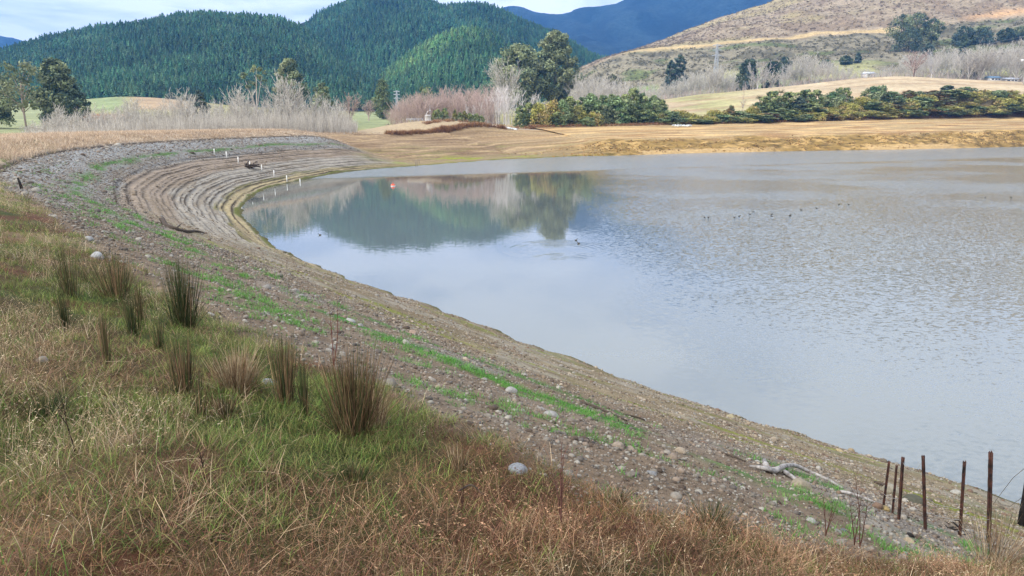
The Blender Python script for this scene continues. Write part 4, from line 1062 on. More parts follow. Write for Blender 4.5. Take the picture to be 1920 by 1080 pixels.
TUSS = [(445, 735, 645, 92, 20, 520, 'wide dried tan grass tussock between two slender rush clumps', True),
        (423, 784, 732, 40, 120, 120, 'olive grass tussock below the dried tan tussock', True),
        (700, 800, 700, 70, 0, 170, 'wispy pale dead grass leaning out of the biggest rush clump', True),
        (665, 908, 862, 66, 190, 60, 'dark green grass tussock low in front of the big brown rushes', False),
        (1328, 992, 945, 90, 220, 110, 'green grass tussock at the turf edge left of the dead weed stalks', False),
        (1150, 948, 905, 74, 110, 150, 'olive grass tussock at the turf edge right of the tall weed stalk', True),
        (85, 782, 735, 80, 330, 20, 'bright green grass tussock near the left edge of the turf', False),
        (860, 880, 820, 50, 20, 110, 'reddish dead sedge tuft near the turf edge below the biggest rushes', True),
        (1860, 1060, 960, 130, 40, 190, 'wispy pale grass tussock in front of the tallest steel post', True)]
for i, a in enumerate(TUSS):
    n0 = len(bpy.data.objects); rush(*a[:7], 800 + i * 3, a[7])
    o = [q for q in bpy.data.objects if q.name.startswith('rush_clump') and q.get('label') == a[6]][0]
    o.name = 'grass_tussock'; o['category'] = 'grass tussock'; o['group'] = 'grass tussocks on the bank'
# dead weed stalks
def weed(u, v, vtop, n, lab, seed, colr=(96, 66, 58)):
    p, t = on_ground(u, v); H = (v - vtop) * t / FPX * 1.05; r = np.random.default_rng(seed); A, B, R0, R1 = [], [], [], []
    for i in range(n):
        q = np.array([0.0, 0.0, 0.0]); h = H * r.uniform(.7, 1.0) if i else H; d = np.array([r.normal(0, .10), r.normal(0, .10), 1.0])
        for j in range(6):
            d = d + r.normal(0, .05, 3); q2 = q + d / np.linalg.norm(d) * h / 6; w = 0.0052 * (1 - j / 8)
            A.append(q); B.append(q2); R0.append(w); R1.append(w * .85)
            if j > 1:
                for _ in range(2):
                    a = r.uniform(0, 6.28); L = h * r.uniform(.08, .22); e = q2 + np.array([math.cos(a) * L * .6, math.sin(a) * L * .6, L])
                    A.append(q2); B.append(e); R0.append(w * .5); R1.append(w * .3)
            q = q2
    V, F = tubes(A, B, R0, R1, 4)
    o = mesh_np('weed_stalk', V, F, M_TWIG, np.broadcast_to(alb(*colr), V.shape), loc=p); tag(o, lab, 'weed', 'dead weed stalks on the bank')
for i, (u, v, vt, n_, lab, cc) in enumerate([(1051, 990, 828, 3, 'tall dead weed stalk standing in the tan grass at the turf edge', (120, 84, 76)), (1612, 1026, 890, 2, 'branched reddish weed stalk in front of the silver driftwood', (92, 60, 54)),
        (1602, 1022, 930, 2, 'slim dark weed stalk just left of the branched reddish one', (92, 62, 54)), (1548, 1005, 930, 3, 'low twiggy weed left of the slim dark stalk', (100, 70, 60)), (142, 852, 738, 1, 'single black weed stem in the left turf', (50, 40, 34)), (385, 900, 840, 1, 'short dark weed stem in the middle of the left turf', (60, 48, 40)),
        (625, 690, 560, 2, 'reddish weed stalk rising behind the biggest rushes', (120, 70, 64)), (55, 400, 352, 2, 'thin dark weed stem on the crest grass at far left', (80, 60, 50)), (866, 960, 900, 2, 'bent brown twig weed in the reddish grass', (80, 56, 48))]):
    weed(u, v, vt, n_, lab, 900 + i, cc)
# ------------------------------------------------------------------ trees
PALE = [alb(206, 200, 188, 1.05), alb(188, 181, 168, 1.05), alb(168, 160, 148, 1.05)]
PINKT = [alb(204, 178, 166, 1.05), alb(188, 166, 154, 1.05), alb(174, 156, 144, 1.05)]
BRWN = [alb(150, 128, 118), alb(132, 114, 106)]
def bare_segs(seed, H, mains, fan, kids, twigs, r0, trunk_h=0.08, droop=0.0, wmin=0.012):
    """an upright many-stemmed bare tree; returns trunk segments and branch segments"""
    r = np.random.default_rng(seed); T = []; B = []
    top = np.array([0, 0, H * trunk_h]); T.append((np.array([0, 0, -0.3]), top, r0 * 1.15, r0))
    def grow(p, d, L, rad, lev):
        n = 5 if lev == 0 else (4 if lev == 1 else 3)
        nodes = [(p, d)]
        for j in range(n):
            d = d + r.normal(0, 0.07 + 0.04 * lev, 3); d[2] += 0.07 - droop; d = d / np.linalg.norm(d)
            q = p + d * L / n; ra = max(rad * (1 - 0.8 * j / n), wmin); rb = max(rad * (1 - 0.8 * (j + 1) / n), wmin)
            B.append((p, q, ra, rb)); p = q; nodes.append((p, d))
        if lev < 2:
            m = kids if lev == 0 else twigs
            for _ in range(m):
                j = r.integers(1 if lev == 0 else 0, n); a, dd = nodes[j]
                f = r.random(); a = a * (1 - f) + nodes[j + 1][0] * f
                s_ = r.normal(0, 1, 3); s_ -= dd * (s_ @ dd); s_ /= np.linalg.norm(s_) + 1e-6
                nd = dd + s_ * r.uniform(0.35, 0.75); nd /= np.linalg.norm(nd)
                grow(a, nd, L * r.uniform(0.28, 0.5) * (1.1 - 0.1 * j), rad * 0.42, lev + 1)
    for i in range(mains):
        a = 2 * math.pi * (i + r.uniform(-.4, .4)) / mains; t = fan * math.sqrt(r.uniform(0.02, 1))
        d = np.array([math.cos(a) * math.sin(t), math.sin(a) * math.sin(t), math.cos(t)])
        grow(top * r.uniform(0.5, 1), d, H * (1 - trunk_h) * r.uniform(0.8, 1.02) * (0.75 + 0.25 * math.cos(t)), r0 * (0.5 if mains > 2 else 0.8), 0)
    return T, B
def seg_mesh(name, S, pal, mat, parent=None, seed=0, k=3):
    r = np.random.default_rng(seed)
    P0 = [s[0] for s in S]; P1 = [s[1] for s in S]; R0 = [s[2] for s in S]; R1 = [s[3] for s in S]
    V, F = tubes(P0, P1, R0, R1, k); c = np.array(pal)[r.integers(0, len(pal), len(S))] * r.uniform(.85, 1.15, (len(S), 1))
    return mesh_np(name, V, F, mat, np.repeat(c, 2 * k, 0), parent)
def bare_tree(name, cat, loc, seed, H, mains, fan, kids, twigs, r0, pal, label=None, group=None, rz=0.0, **kw):
    T, B = bare_segs(seed, H, mains, fan, kids, twigs, r0, **kw)
    t = empty(name, loc, rz); seg_mesh('trunk', T, pal[-1:], M_BARK, t, seed, 8); seg_mesh('crown', B, pal, M_TWIG, t, seed + 1)
    tag(t, label, cat, group); return t
def top_h(u, vtop, p):           # height of a thing at p whose top shows at picture row vtop
    return float(z_at(vtop, p[1]) - p[2])

# five fan-shaped bare trees over the left thicket
for i, (u, vt, y, mains, fan, lab) in enumerate([
        (541, 146, 182, 16, 0.62, 'big fan-shaped bare grey tree rising over the thicket, below the dark domed tree'),
        (452, 164, 175, 13, 0.62, 'bare grey fan tree beside the gaunt white gum tree'),
        (343, 172, 172, 14, 0.55, 'bare grey fan tree in front of the round blue green tree'),
        (243, 188, 165, 12, 0.50, 'rounded bare grey tree in front of the hillside paddock'),
        (108, 203, 150, 10, 0.50, 'low bare grey tree beneath the dark leafy tree at the left')]):
    p = stand(u, y)
    bare_tree('bare_tree', 'tree', p, 1000 + i, top_h(u, vt, p), mains, fan, 9, 4, 0.20, PALE, lab, 'tall bare trees over the left thicket', wmin=0.03)
# the thicket: one pale sapling after another
SAP = []
for i in range(6):
    T, B = bare_segs(1100 + i, 7.0, 1, 0.05, 15, 3, 0.075, 0.1, wmin=0.026)
    o = seg_mesh('bare_sapling', T + B, PALE, M_TWIG, None, i); SAP.append(o)
r = np.random.default_rng(12); nsap = 0
L_SAP = 'slender pale bare sapling in the dense grey thicket behind the curved dam crest'
def place(o, first, loc, rz, s):
    if first: o.location = loc; o.rotation_euler = (0, 0, rz); o.scale = s if isinstance(s, tuple) else (s, s, s); return o
    return dup(o, loc, rz, s)
used = set()
def put(src, key, loc, rz, s, lab, cat, grp):
    o = place(src, key not in used, loc, rz, s); used.add(key); tag(o, lab, cat, grp); return o
for i in range(286):
    u = 38 + 622 * ((i + r.random()) / 286); y = r.uniform(0, 1) ** 1.3 * 48 + np.interp(u, [38, 200, 450, 660], [108, 128, 160, 180])
    p = stand(u, y); vt = np.interp(u, [38, 100, 200, 300, 420, 560, 640, 662], [242, 222, 206, 202, 198, 190, 195, 215]) + r.uniform(-6, 12)
    h = max(top_h(u, vt, p), 2.0); w = h / 7.0
    put(SAP[i % 6], ('sap', i % 6), p, r.uniform(0, 6), (max(w, .75), max(w, .75), w), L_SAP, 'sapling', 'bare saplings of the left thicket')
# fine undergrowth of twigs between the stems
r = np.random.default_rng(13); A, B_, R0, R1, CC = [], [], [], [], []
def brush(name, n, u0, u1, yf, vtf, pal, seed, rad=0.016, lean=0.16, bush=3):
    r = np.random.default_rng(seed); A, B_, R0, R1, CC = [], [], [], [], []
    for i in range(n):
        u = r.uniform(u0, u1); y = yf(u, r); p = stand(u, y); h = max(top_h(u, vtf(u, r), p), 0.6) * r.uniform(.55, 1.0)
        for b in range(bush):
            d = np.array([r.normal(0, lean), r.normal(0, lean), 1.0]); q = p.copy(); hh = h * r.uniform(.6, 1); c_ = pal[r.integers(len(pal))] * r.uniform(.85, 1.15)
            for j in range(3):
                d2 = d + r.normal(0, .10, 3); q2 = q + d2 / np.linalg.norm(d2) * hh / 3; w = rad * (1 - j * .22)
                A.append(q); B_.append(q2); R0.append(w); R1.append(w * .8); CC.append(c_); q = q2
    V, F = tubes(A, B_, R0, R1, 3)
    o = mesh_np(name, V, F, M_TWIG, np.repeat(np.array(CC), 6, 0)); tag(o, kind='stuff'); return o
brush('thicket_undergrowth', 11000, 35, 668, lambda u, r: np.interp(u, [38, 200, 450, 660], [104, 124, 156, 176]) + r.uniform(0, 60), lambda u, r: np.interp(u, [38, 100, 200, 300, 420, 560, 640, 662], [242, 224, 208, 202, 198, 190, 196, 216]) + r.uniform(0, 22), PALE, 21, 0.028)

# white pole stand left of the dark shrubs, and pink willows behind the tank
POLE = []
for i in range(4):
    T, B = bare_segs(1150 + i, 10.0, 1, 0.03, 14, 2, 0.15, 0.1, wmin=0.03)
    POLE.append(seg_mesh('bare_poplar', T + B, [alb(216, 210, 204, 1.0), alb(200, 192, 186, 1.0)], M_TWIG, None, i))
r = np.random.default_rng(14)
for i in range(92):
    u = r.uniform(868, 968) if i < 80 else r.uniform(968, 1035); y = r.uniform(230, 262); p = stand(u, y); vt = np.interp(u, [868, 900, 935, 965, 1035], [196, 182, 165, 158, 190]) + r.uniform(0, 26)
    w = max(top_h(u, vt, p), 3) / 10.0
    put(POLE[i % 4], ('pole', i % 4), p, r.uniform(0, 6), (w, w, w), 'straight white-stemmed bare poplar in the pale stand left of the dark evergreen shrubs', 'tree', 'white poplar poles')
WIL = []
for i in range(4):
    t = bare_tree('bare_willow', 'tree', (0, 0, -50), 1200 + i, 10.0, 15, 0.75, 8, 6, 0.16, PINKT, wmin=0.022, trunk_h=0.04); WIL.append(t)
r = np.random.default_rng(15)
for i in range(30):
    u = 728 + 200 * (i + r.random()) / 30; y = r.uniform(226, 268); p = stand(u, y); vt = np.interp(u, [728, 745, 790, 830, 860, 900, 930], [205, 188, 172, 168, 168, 160, 158]) + r.uniform(0, 14)
    h = max(top_h(u, vt, p), 2.5) / 10
    put(WIL[i % 4], ('wil', i % 4), p, r.uniform(0, 6), h, 'bushy pinkish bare willow in the row behind the white tank', 'tree', 'pink bare willows behind the tank')
for i, (u, vt, y, lab) in enumerate([(691, 187, 300, 'small round pinkish bare tree standing alone in the green field'), (656, 172, 250, 'pointed brownish bare tree at the right end of the grey thicket')]):
    p = stand(u, y); bare_tree('bare_tree', 'tree', p, 1250 + i, top_h(u, vt, p), 9, 0.55, 9, 6, 0.2, BRWN + PINKT, lab, wmin=0.03, trunk_h=0.22)
p = stand(945, 300); bare_tree('bare_tree', 'tree', p, 1260, top_h(945, 122, p), 14, 0.45, 9, 5, 0.3, PALE, 'tall bare fan tree leaning against the left side of the giant gum trees', wmin=0.05)
brush('willow_brush', 420, 722, 930, lambda u, r: r.uniform(224, 260), lambda u, r: np.interp(u, [728, 745, 790, 930], [225, 205, 198, 190]) + r.uniform(0, 15), PINKT + BRWN, 22, 0.02, 0.3, 4)
brush('osier_brush', 500, 146, 222, lambda u, r: r.uniform(235, 275), lambda u, r: 206 + abs(u - 185) * .12 + r.uniform(0, 6), [alb(196, 140, 104), alb(176, 124, 96)], 23, 0.05, 0.3, 4)

# bare trees in the belt behind the tan paddock
BELT = []
for i in range(5):
    BELT.append(bare_tree('bare_belt_tree', 'tree', (0, 0, -60), 1300 + i, 15.0, 8 + i, 0.6 + 0.05 * i, 9, 6, 0.26, [alb(206, 200, 190, 1.05), alb(190, 183, 172, 1.05), alb(174, 167, 156, 1.05)], wmin=0.045, trunk_h=0.10))
r = np.random.default_rng(16)
ridge_u, ridge_v = [1075, 1120, 1180, 1230, 1300, 1400, 1500, 1600, 1680, 1750, 1850, 1920, 2000], [178, 182, 186, 188, 180, 169, 160, 149, 143, 147, 152, 154, 156]
top_u, top_v = [1075, 1110, 1180, 1230, 1290, 1340, 1400, 1470, 1505, 1560, 1640, 1700, 1780, 1850, 1920, 2000], [140, 138, 150, 158, 132, 124, 132, 124, 98, 118, 124, 96, 88, 84, 74, 74]
for i in range(104):
    u = 1078 + 880 * (i + r.random()) / 104; y = r.uniform(398, 455) if u > 1230 else r.uniform(300, 380); p = stand(u, y)
    if u > 1100 and y > 428: p[2] = max(p[2], float(HR.z(np.array([p[0]]), np.array([p[1]]))[0]))
    vt = np.interp(u, top_u, top_v) + r.uniform(0, 16); h = max(top_h(u, vt, p), 4) / 15
    put(BELT[i % 5], ('belt', i % 5), p, r.uniform(0, 6), h, 'pale bare tree in the long leafless belt behind the tan paddock', 'tree', 'bare trees behind the tan paddock')
for i, (u, vt, y, lab, pal, n_) in enumerate([(1417, 112, 396, 'spreading white-limbed bare tree in front of two dark round evergreens', [alb(216, 208, 202)], 6), (1705, 96, 394, 'reddish brown bare tree in the belt above the paddock', PINKT + BRWN, 10),
        (1738, 100, 392, 'forked white bare tree standing at the paddock fence', [alb(220, 212, 206)], 4), (1830, 86, 400, 'broad bare fan tree behind the paddock, left of the white pole', PALE, 14), (1335, 120, 400, 'wide bare tree on the skyline of the paddock near the pylon', PALE, 9), (1895, 72, 402, 'large bare fan tree behind the white pole', PALE, 14)]):
    p = stand(u, y); bare_tree('bare_tree', 'tree', p, 1400 + i, top_h(u, vt, p), n_, 0.75, 9, 5, 0.34, pal, lab, wmin=0.05, trunk_h=0.16)
brush('belt_undergrowth', 1500, 1080, 1960, lambda u, r: (r.uniform(398, 450) if u > 1230 else r.uniform(290, 370)), lambda u, r: np.interp(u, ridge_u, ridge_v) - r.uniform(6, 26), [alb(200, 190, 184, 1.05), alb(184, 172, 166, 1.05), alb(190, 164, 154, 1.05)], 24, 0.05, 0.2, 4)

# leafy trees
def leaves(r, clumps, per, size, cols, flat=0.0):
    C_, R_ = np.array([c[0] for c in clumps]), np.array([c[1] for c in clumps])
    n = len(clumps) * per; i = np.repeat(np.arange(len(clumps)), per)
    d = r.normal(size=(n, 3)); d /= np.linalg.norm(d, axis=1, keepdims=True)
    P = C_[i] + d * (r.random((n, 1)) ** 0.45) * R_[i]
    nn = d * 0.7 + r.normal(size=(n, 3)) * 0.7 + np.array([0, 0, 0.5]); nn /= np.linalg.norm(nn, axis=1, keepdims=True)
    a = np.cross(nn, r.normal(size=(n, 3))); a /= np.linalg.norm(a, axis=1, keepdims=True); b = np.cross(nn, a)
    s = size * r.uniform(0.6, 1.3, (n, 1)); bend = nn * s * 0.25
    V = np.stack([P - a * s, P - b * s * .55 + bend, P + a * s, P + b * s * .55 + bend], 1).reshape(-1, 3)
    F = (np.arange(n) * 4)[:, None] + np.array([[0, 1, 2, 3]])
    cc = np.array(cols)[r.integers(0, len(cols), len(clumps))] * r.uniform(.8, 1.2, (len(clumps), 1)); cc = cc[i] * r.uniform(.8, 1.2, (n, 1))
    return V, F, np.repeat(cc, 4, 0)
PROF = {'dome': lambda t: np.sqrt(np.clip(1 - (2 * t - 0.8) ** 2 / 1.45, 0, 1)), 'cone': lambda t: (1 - t) ** 0.7 * 0.95 + 0.06, 'round': lambda t: np.sqrt(np.clip(1 - (2 * t - 1) ** 2, 0.03, 1)),
        'egg': lambda t: np.sqrt(np.clip(t * 3.2, 0, 1)) * (1 - t) ** 0.42 + 0.05, 'column': lambda t: np.minimum(1, t * 5 + .3) * (1 - t ** 4) * 0.95 + .05, 'umbrella': lambda t: np.clip(0.35 + t * 1.4, 0, 1) * np.sqrt(np.clip(1 - t ** 3, 0, 1)), 'low': lambda t: np.sqrt(np.clip(1 - t ** 2, 0.05, 1))}
def leafy(name, cat, loc, seed, H, W, prof, cb, ncl, per, leaf, cols, label=None, group=None, bark=(150, 132, 116), limbs=7, clr=0.16, rz=0, spread=1.0):
    r = np.random.default_rng(seed); cl = []
    for i in range(ncl):
        t = (i + r.random()) / ncl; a = i * 2.39996 + r.normal(0, .3); R = PROF[prof](np.array(t)) * W * 0.5
        rr = R * (0.30 + 0.62 * r.random() ** 0.7) ; s = W * clr * r.uniform(.7, 1.25) * (0.65 + 0.35 * min(1, R / (W * .5)))
        cl.append((np.array([math.cos(a) * rr, math.sin(a) * rr, H * (cb + (1 - cb) * t * 0.97) - s * .4]), np.array([s, s, s * 0.72])))
    t_ = empty(name, loc, rz); tag(t_, label, cat, group)
    V, F, C = leaves(r, cl, per, leaf, cols); mesh_np('crown', V, F, M_LEAF, C, t_)
    g = Geo(); r0 = max(H * 0.014, 0.05)
    zt = H * min(0.92, cb + 0.75 * (1 - cb)); g.add(*polytube([(0, 0, -0.4), (0.02 * H * r.normal() * .3, 0, zt * .5), (0.01 * H, 0, zt)], [r0 * 1.2, r0 * .8, r0 * .25], 7), alb(*bark))
    for i in range(limbs):
        c_, s_ = cl[int((i + .5) * ncl / limbs)]; z0 = max(min(c_[2] * .62, zt * .9), 0.1)
        g.add(*polytube([(0, 0, z0), c_ * [.5, .5, 0] + [0, 0, (z0 + c_[2]) / 2 + .02 * H], c_ + [0, 0, s_[2] * .3]], [r0 * .5, r0 * .36, r0 * .12], 5), alb(*bark))
    g.build('trunk', M_BARK, t_); return t_
EUC = [np.array([.200, .235, .120]), np.array([.260, .295, .150]), np.array([.150, .185, .100]), np.array([.300, .320, .170])]
DKG = [np.array([.085, .122, .072]), np.array([.062, .094, .060]), np.array([.120, .152, .084])]
LTG = [np.array([.160, .205, .085]), np.array([.200, .235, .110]), np.array([.120, .160, .075])]
OLV = [np.array([.150, .158, .075]), np.array([.190, .195, .080]), np.array([.110, .120, .064]), np.array([.170, .145, .095])]
BLU = [np.array([.085, .122, .096]), np.array([.110, .150, .120])]
BRZ = [np.array([.210, .140, .060]), np.array([.165, .115, .060])]
YEL = [np.array([.270, .250, .070]), np.array([.220, .220, .070])]
BRG = [np.array([.115, .190, .080]), np.array([.090, .155, .070]), np.array([.160, .220, .095])]
for i, a in enumerate([
        ('gum_tree', 1040, 54, 340, 24.0, 'egg', .20, 80, 170, .60, EUC, 'tallest giant green gum tree, the right one of the pair in the centre', (190, 180, 164), 9, .14),
        ('gum_tree', 972, 80, 334, 23.0, 'dome', .20, 70, 160, .60, EUC, 'broad domed gum tree, the left and lower one of the giant pair', (170, 160, 146), 9, .15),
        ('gum_tree', 46, 113, 190, 15.5, 'umbrella', .36, 22, 60, .42, [c_ * .75 for c_ in EUC], 'open-crowned gum tree with pale forking trunk at the far left', (196, 176, 164), 11, .14),
        ('broadleaf_tree', 113, 106, 205, 13.0, 'egg', .06, 60, 120, .45, DKG + EUC[:2], 'dense dark green tree with a pointed top beside the open gum tree', (120, 110, 100), 6, .16),
        ('broadleaf_tree', 146, 165, 196, 6.5, 'round', .0, 24, 90, .36, DKG, 'lower dark bushy tree against the right flank of the dense pointed tree', (110, 100, 92), 5, .2),
        ('gum_tree', -14, 128, 195, 11.0, 'dome', .15, 36, 100, .42, EUC + DKG, 'half hidden green gum tree cut off by the left picture edge', (150, 140, 128), 6, .17),
        ('broadleaf_tree', 547, 106, 265, 11.5, 'dome', .12, 52, 110, .45, EUC + DKG[:1], 'dark domed green tree behind the big fan-shaped bare tree', (120, 110, 100), 6, .16),
        ('broadleaf_tree', 605, 153, 255, 7.4, 'round', .16, 30, 80, .36, LTG + EUC, 'small rounded light green tree right of the dark domed tree', (150, 140, 126), 7, .17),
        ('poplar', 718, 146, 330, 7.6, 'column', .06, 34, 100, .42, LTG, 'narrow upright light green poplar before the pine hill', (140, 130, 118), 4, .26),
        ('broadleaf_tree', 799, 160, 300, 8.0, 'dome', .3, 18, 60, .4, LTG, 'green treetop peeping over the pink willows', (140, 130, 118), 4, .2),
        ('conifer', 376, 168, 205, 5.6, 'egg', .02, 34, 100, .34, BLU + DKG[:1], 'round blue green evergreen tree in the grey thicket', (110, 100, 92), 4, .2),
        ('conifer', 1398, 108, 420, 12, 'dome', .0, 40, 110, .55, DKG + BLU, 'dark evergreen left of the white-limbed bare tree', (100, 92, 84), 4, .18),
        ('conifer', 1442, 113, 425, 11, 'dome', .0, 40, 110, .55, DKG + [np.array([.03, .062, .028])], 'dark green evergreen right of the white-limbed bare tree', (100, 92, 84), 4, .18)]):
    nm, u, vt, y, W, prof, cb, ncl, per, lf, cols, lab, bark, limbs, clr = a
    p = stand(u, y); leafy(nm, 'tree', p, 1500 + i, top_h(u, vt, p), W, prof, cb, ncl, per, lf, cols, lab, None, bark, limbs, clr)
# gaunt gum with tufts at its fork tips
p = stand(482, 215); H = top_h(482, 128, p); g = Geo(); cl = []; r = np.random.default_rng(8)
for ax, top, w in ((0.6, 1.0, .26), (-3.0, .86, .2), (2.0, .88, .15), (-1.6, .74, .12), (-4.6, .62, .10)):
    P_ = [(0, 0, -0.4), (ax * .12, 0, H * .35), (ax * .55, .2, H * top * .72), (ax, .3, H * top)]
    g.add(*polytube(P_, [w, w * .85, w * .55, w * .2], 7), alb(206, 192, 178))
    if top > .73:
        for _ in range(5): cl.append((np.array([ax, .3, H * top]) + r.normal(0, .55, 3), np.array([.75, .75, .5])))
t_ = empty('gum_tree', p); tag(t_, 'gaunt white gum tree with a few leaf tufts at its tips', 'tree'); g.build('trunk', M_BARK, t_)
V, F, C = leaves(r, cl, 34, .3, EUC + LTG); mesh_np('crown', V, F, M_LEAF, C, t_)

# evergreens on the foot of the brown hill
def hillspot(u, y):
    x = a_at(u, 120) * y; return np.array([x, y, max(float(HR.z(np.array([x]), np.array([y]))[0]), float(z_valley(np.array([x]), np.array([y]))[0]))])
for i, (u, vt, y, W, prof, cols, lab) in enumerate([
        (1683, 26, 560, 20, 'umbrella', EUC + DKG, 'wide dark gum at the left end of the evergreen clump on the brown hill'), (1712, 22, 565, 19, 'umbrella', EUC + DKG, 'tallest broad gum in the evergreen clump on the brown hill'),
        (1742, 34, 560, 16, 'umbrella', EUC + DKG, 'rounded gum at the right end of the evergreen clump on the brown hill'), (1700, 52, 545, 22, 'low', DKG, 'dark bushy undercrown in front of the hill gum clump'),
        (1800, 48, 560, 16, 'dome', DKG + BLU, 'dark spreading conifer right of the hill gum clump'), (1835, 50, 560, 18, 'dome', DKG + BLU, 'broad dark conifer below the orange cutting on the hill'),
        (1880, 52, 556, 13, 'round', DKG, 'round dark conifer near the right picture edge on the hill'), (1803, 62, 500, 8, 'cone', DKG, 'pointed dark conifer above the bare tree belt'),
        (1738, 80, 480, 8, 'round', BLU, 'round blue green tree just above the reddish bare tree'), (1275, 100, 470, 9, 'dome', BLU + DKG, 'taller dark green conifer of the pair left of the pylon'), (1260, 112, 468, 9, 'dome', BLU + DKG, 'lower dark green conifer of the pair left of the pylon'),
        (1471, 106, 470, 9, 'dome', DKG + BLU, 'dark rounded bush tree right of the white-limbed bare tree'), (1548, 112, 500, 9, 'low', DKG, 'dark low bush at the edge of the hill paddock'), (1585, 104, 505, 8, 'round', DKG, 'small dark pair of bushes beside the hill paddock'),
        (1608, 98, 508, 5, 'cone', BLU, 'small grey green pointed tree in the hill paddock'), (1905, 48, 560, 14, 'low', EUC + DKG, 'green scrub mass at the right picture edge on the hill'), (1150, 138, 385, 9, 'low', OLV, 'olive bush among the bare trees right of the giant gums'), (1820, 105, 440, 9, 'egg', DKG, 'dark conifer half hidden behind the broad bare fan tree')]):
    p = hillspot(u, y); leafy('evergreen_tree', 'tree', p, 1600 + i, max(top_h(u, vt, p), 2.5), W, prof, .08 if prof != 'umbrella' else .3, 34, 80, .6, cols, lab, None, (110, 100, 90), 4, .17)

# ------------------------------------------------------------------ shrubs planted along the far bank
def bank_spot(u, d):             # on the far bank, d metres above the water, in picture column u
    s = np.linspace(S_DEND, S_END - 4, 900); x, y = sd_pos(s, np.full(900, float(d))); uu = 960 + FPX * x / (y * 1.025)
    sv = float(np.interp(u, uu, s)); x, y = sd_pos(sv, d); return np.array([float(x), float(y), z_ground(float(x), float(y))])
SHR = {}
def shrub_kind(key, seed, H, W, prof, cols, n=30, per=84, lf=.19, cb=0.0):
    SHR[key] = [(leafy('shrub', 'shrub', (0, 0, -70), seed + k, H, W, prof, cb, n, per, lf, cols, clr=.2, limbs=3), H, W) for k in range(3)]
shrub_kind('dark', 2000, 5, 3.2, 'dome', [c_ * np.array([2.1, 1.9, 1.35]) for c_ in DKG + EUC[2:3]]); shrub_kind('olive', 2010, 3, 5.0, 'low', [c_ * np.array([2.4, 2.15, 1.25]) for c_ in OLV]); shrub_kind('green', 2020, 4, 4.0, 'round', [c_ * 1.3 for c_ in BRG] + EUC)
shrub_kind('bright', 2030, 4, 3.6, 'round', [c_ * 1.3 for c_ in LTG + BRG[2:]]); shrub_kind('bronze', 2040, 3.6, 2.8, 'round', [c_ * 1.3 for c_ in BRZ + OLV[:1]]); shrub_kind('blue', 2050, 5, 3.0, 'egg', BLU + EUC[:1]); shrub_kind('yellow', 2060, 3, 2.0, 'egg', YEL + OLV[:1])
LAB = {'dark': 'dark green upright evergreen shrub in the planted belt above the far bank', 'olive': 'low spreading olive shrub in the planted belt above the far bank', 'green': 'rounded mid green shrub in the planted belt above the far bank',
       'bright': 'bright light green shrub in the planted belt above the far bank', 'bronze': 'bronze brown leafed shrub in the planted belt above the far bank', 'blue': 'grey green upright shrub in the planted belt above the far bank', 'yellow': 'small yellow leafed shrub in the planted belt above the far bank'}
def shrub(kind, u, d, vt, wpx, r, lab=None):
    p = bank_spot(u, d); o, H, W = SHR[kind][r.integers(3)]; h = max(top_h(u, vt, p), 0.5) if vt > 0 else -vt; w = wpx * p[1] / FPX * (1.35 if vt > 0 else 1)
    put(o, ('shrub', o.name), p - np.array([0, 0, .15]), r.uniform(0, 6), (w / W, w / W, h / H), lab or LAB[kind], 'shrub', 'shrubs along the far bank' if lab is None else None)
r = np.random.default_rng(31)
for kind, u, d, vt, w in [('dark', 975, 45, 196, 18), ('dark', 990, 46, 190, 20), ('olive', 1008, 44, 190, 34), ('olive', 1032, 46, 186, 34), ('bright', 1048, 46, 186, 28), ('dark', 1062, 48, 178, 24), ('dark', 1085, 50, 180, 24), ('olive', 1078, 45, 196, 26),
                          ('bright', 1100, 48, 174, 34), ('yellow', 1078, 43, 206, 14), ('dark', 1122, 50, 176, 24), ('bright', 1140, 48, 176, 36), ('green', 1122, 46, 190, 30), ('dark', 1160, 50, 174, 24), ('dark', 1175, 52, 162, 26), ('bright', 1165, 46, 184, 30), ('dark', 1190, 50, 172, 22),
                          ('green', 1150, 44, 200, 28), ('dark', 1185, 45, 196, 28), ('bright', 1212, 49, 178, 30), ('dark', 1225, 49, 184, 20), ('dark', 1205, 44, 206, 24), ('olive', 1105, 43, 208, 26), ('bright', 1095, 41, 218, 26), ('yellow', 1121, 41, 214, 9), ('dark', 1042, 42, 208, 22)]:
    shrub(kind, u, d, vt, w, r)
for i in range(104):             # the low olive carpet
    u = 1222 + 720 * (i + r.random()) / 104; d = r.uniform(41.0, 43.5) if i % 2 else r.uniform(44, 50); far = (d - 41) / 9
    shrub(['olive', 'olive', 'olive', 'olive', 'olive', 'bright', 'bright', 'green', 'bronze', 'dark'][r.integers(10)], u, d, -(r.uniform(1.0, 2.8) if i % 2 else r.uniform(1.8, 4.8)), r.uniform(34, 64), r)
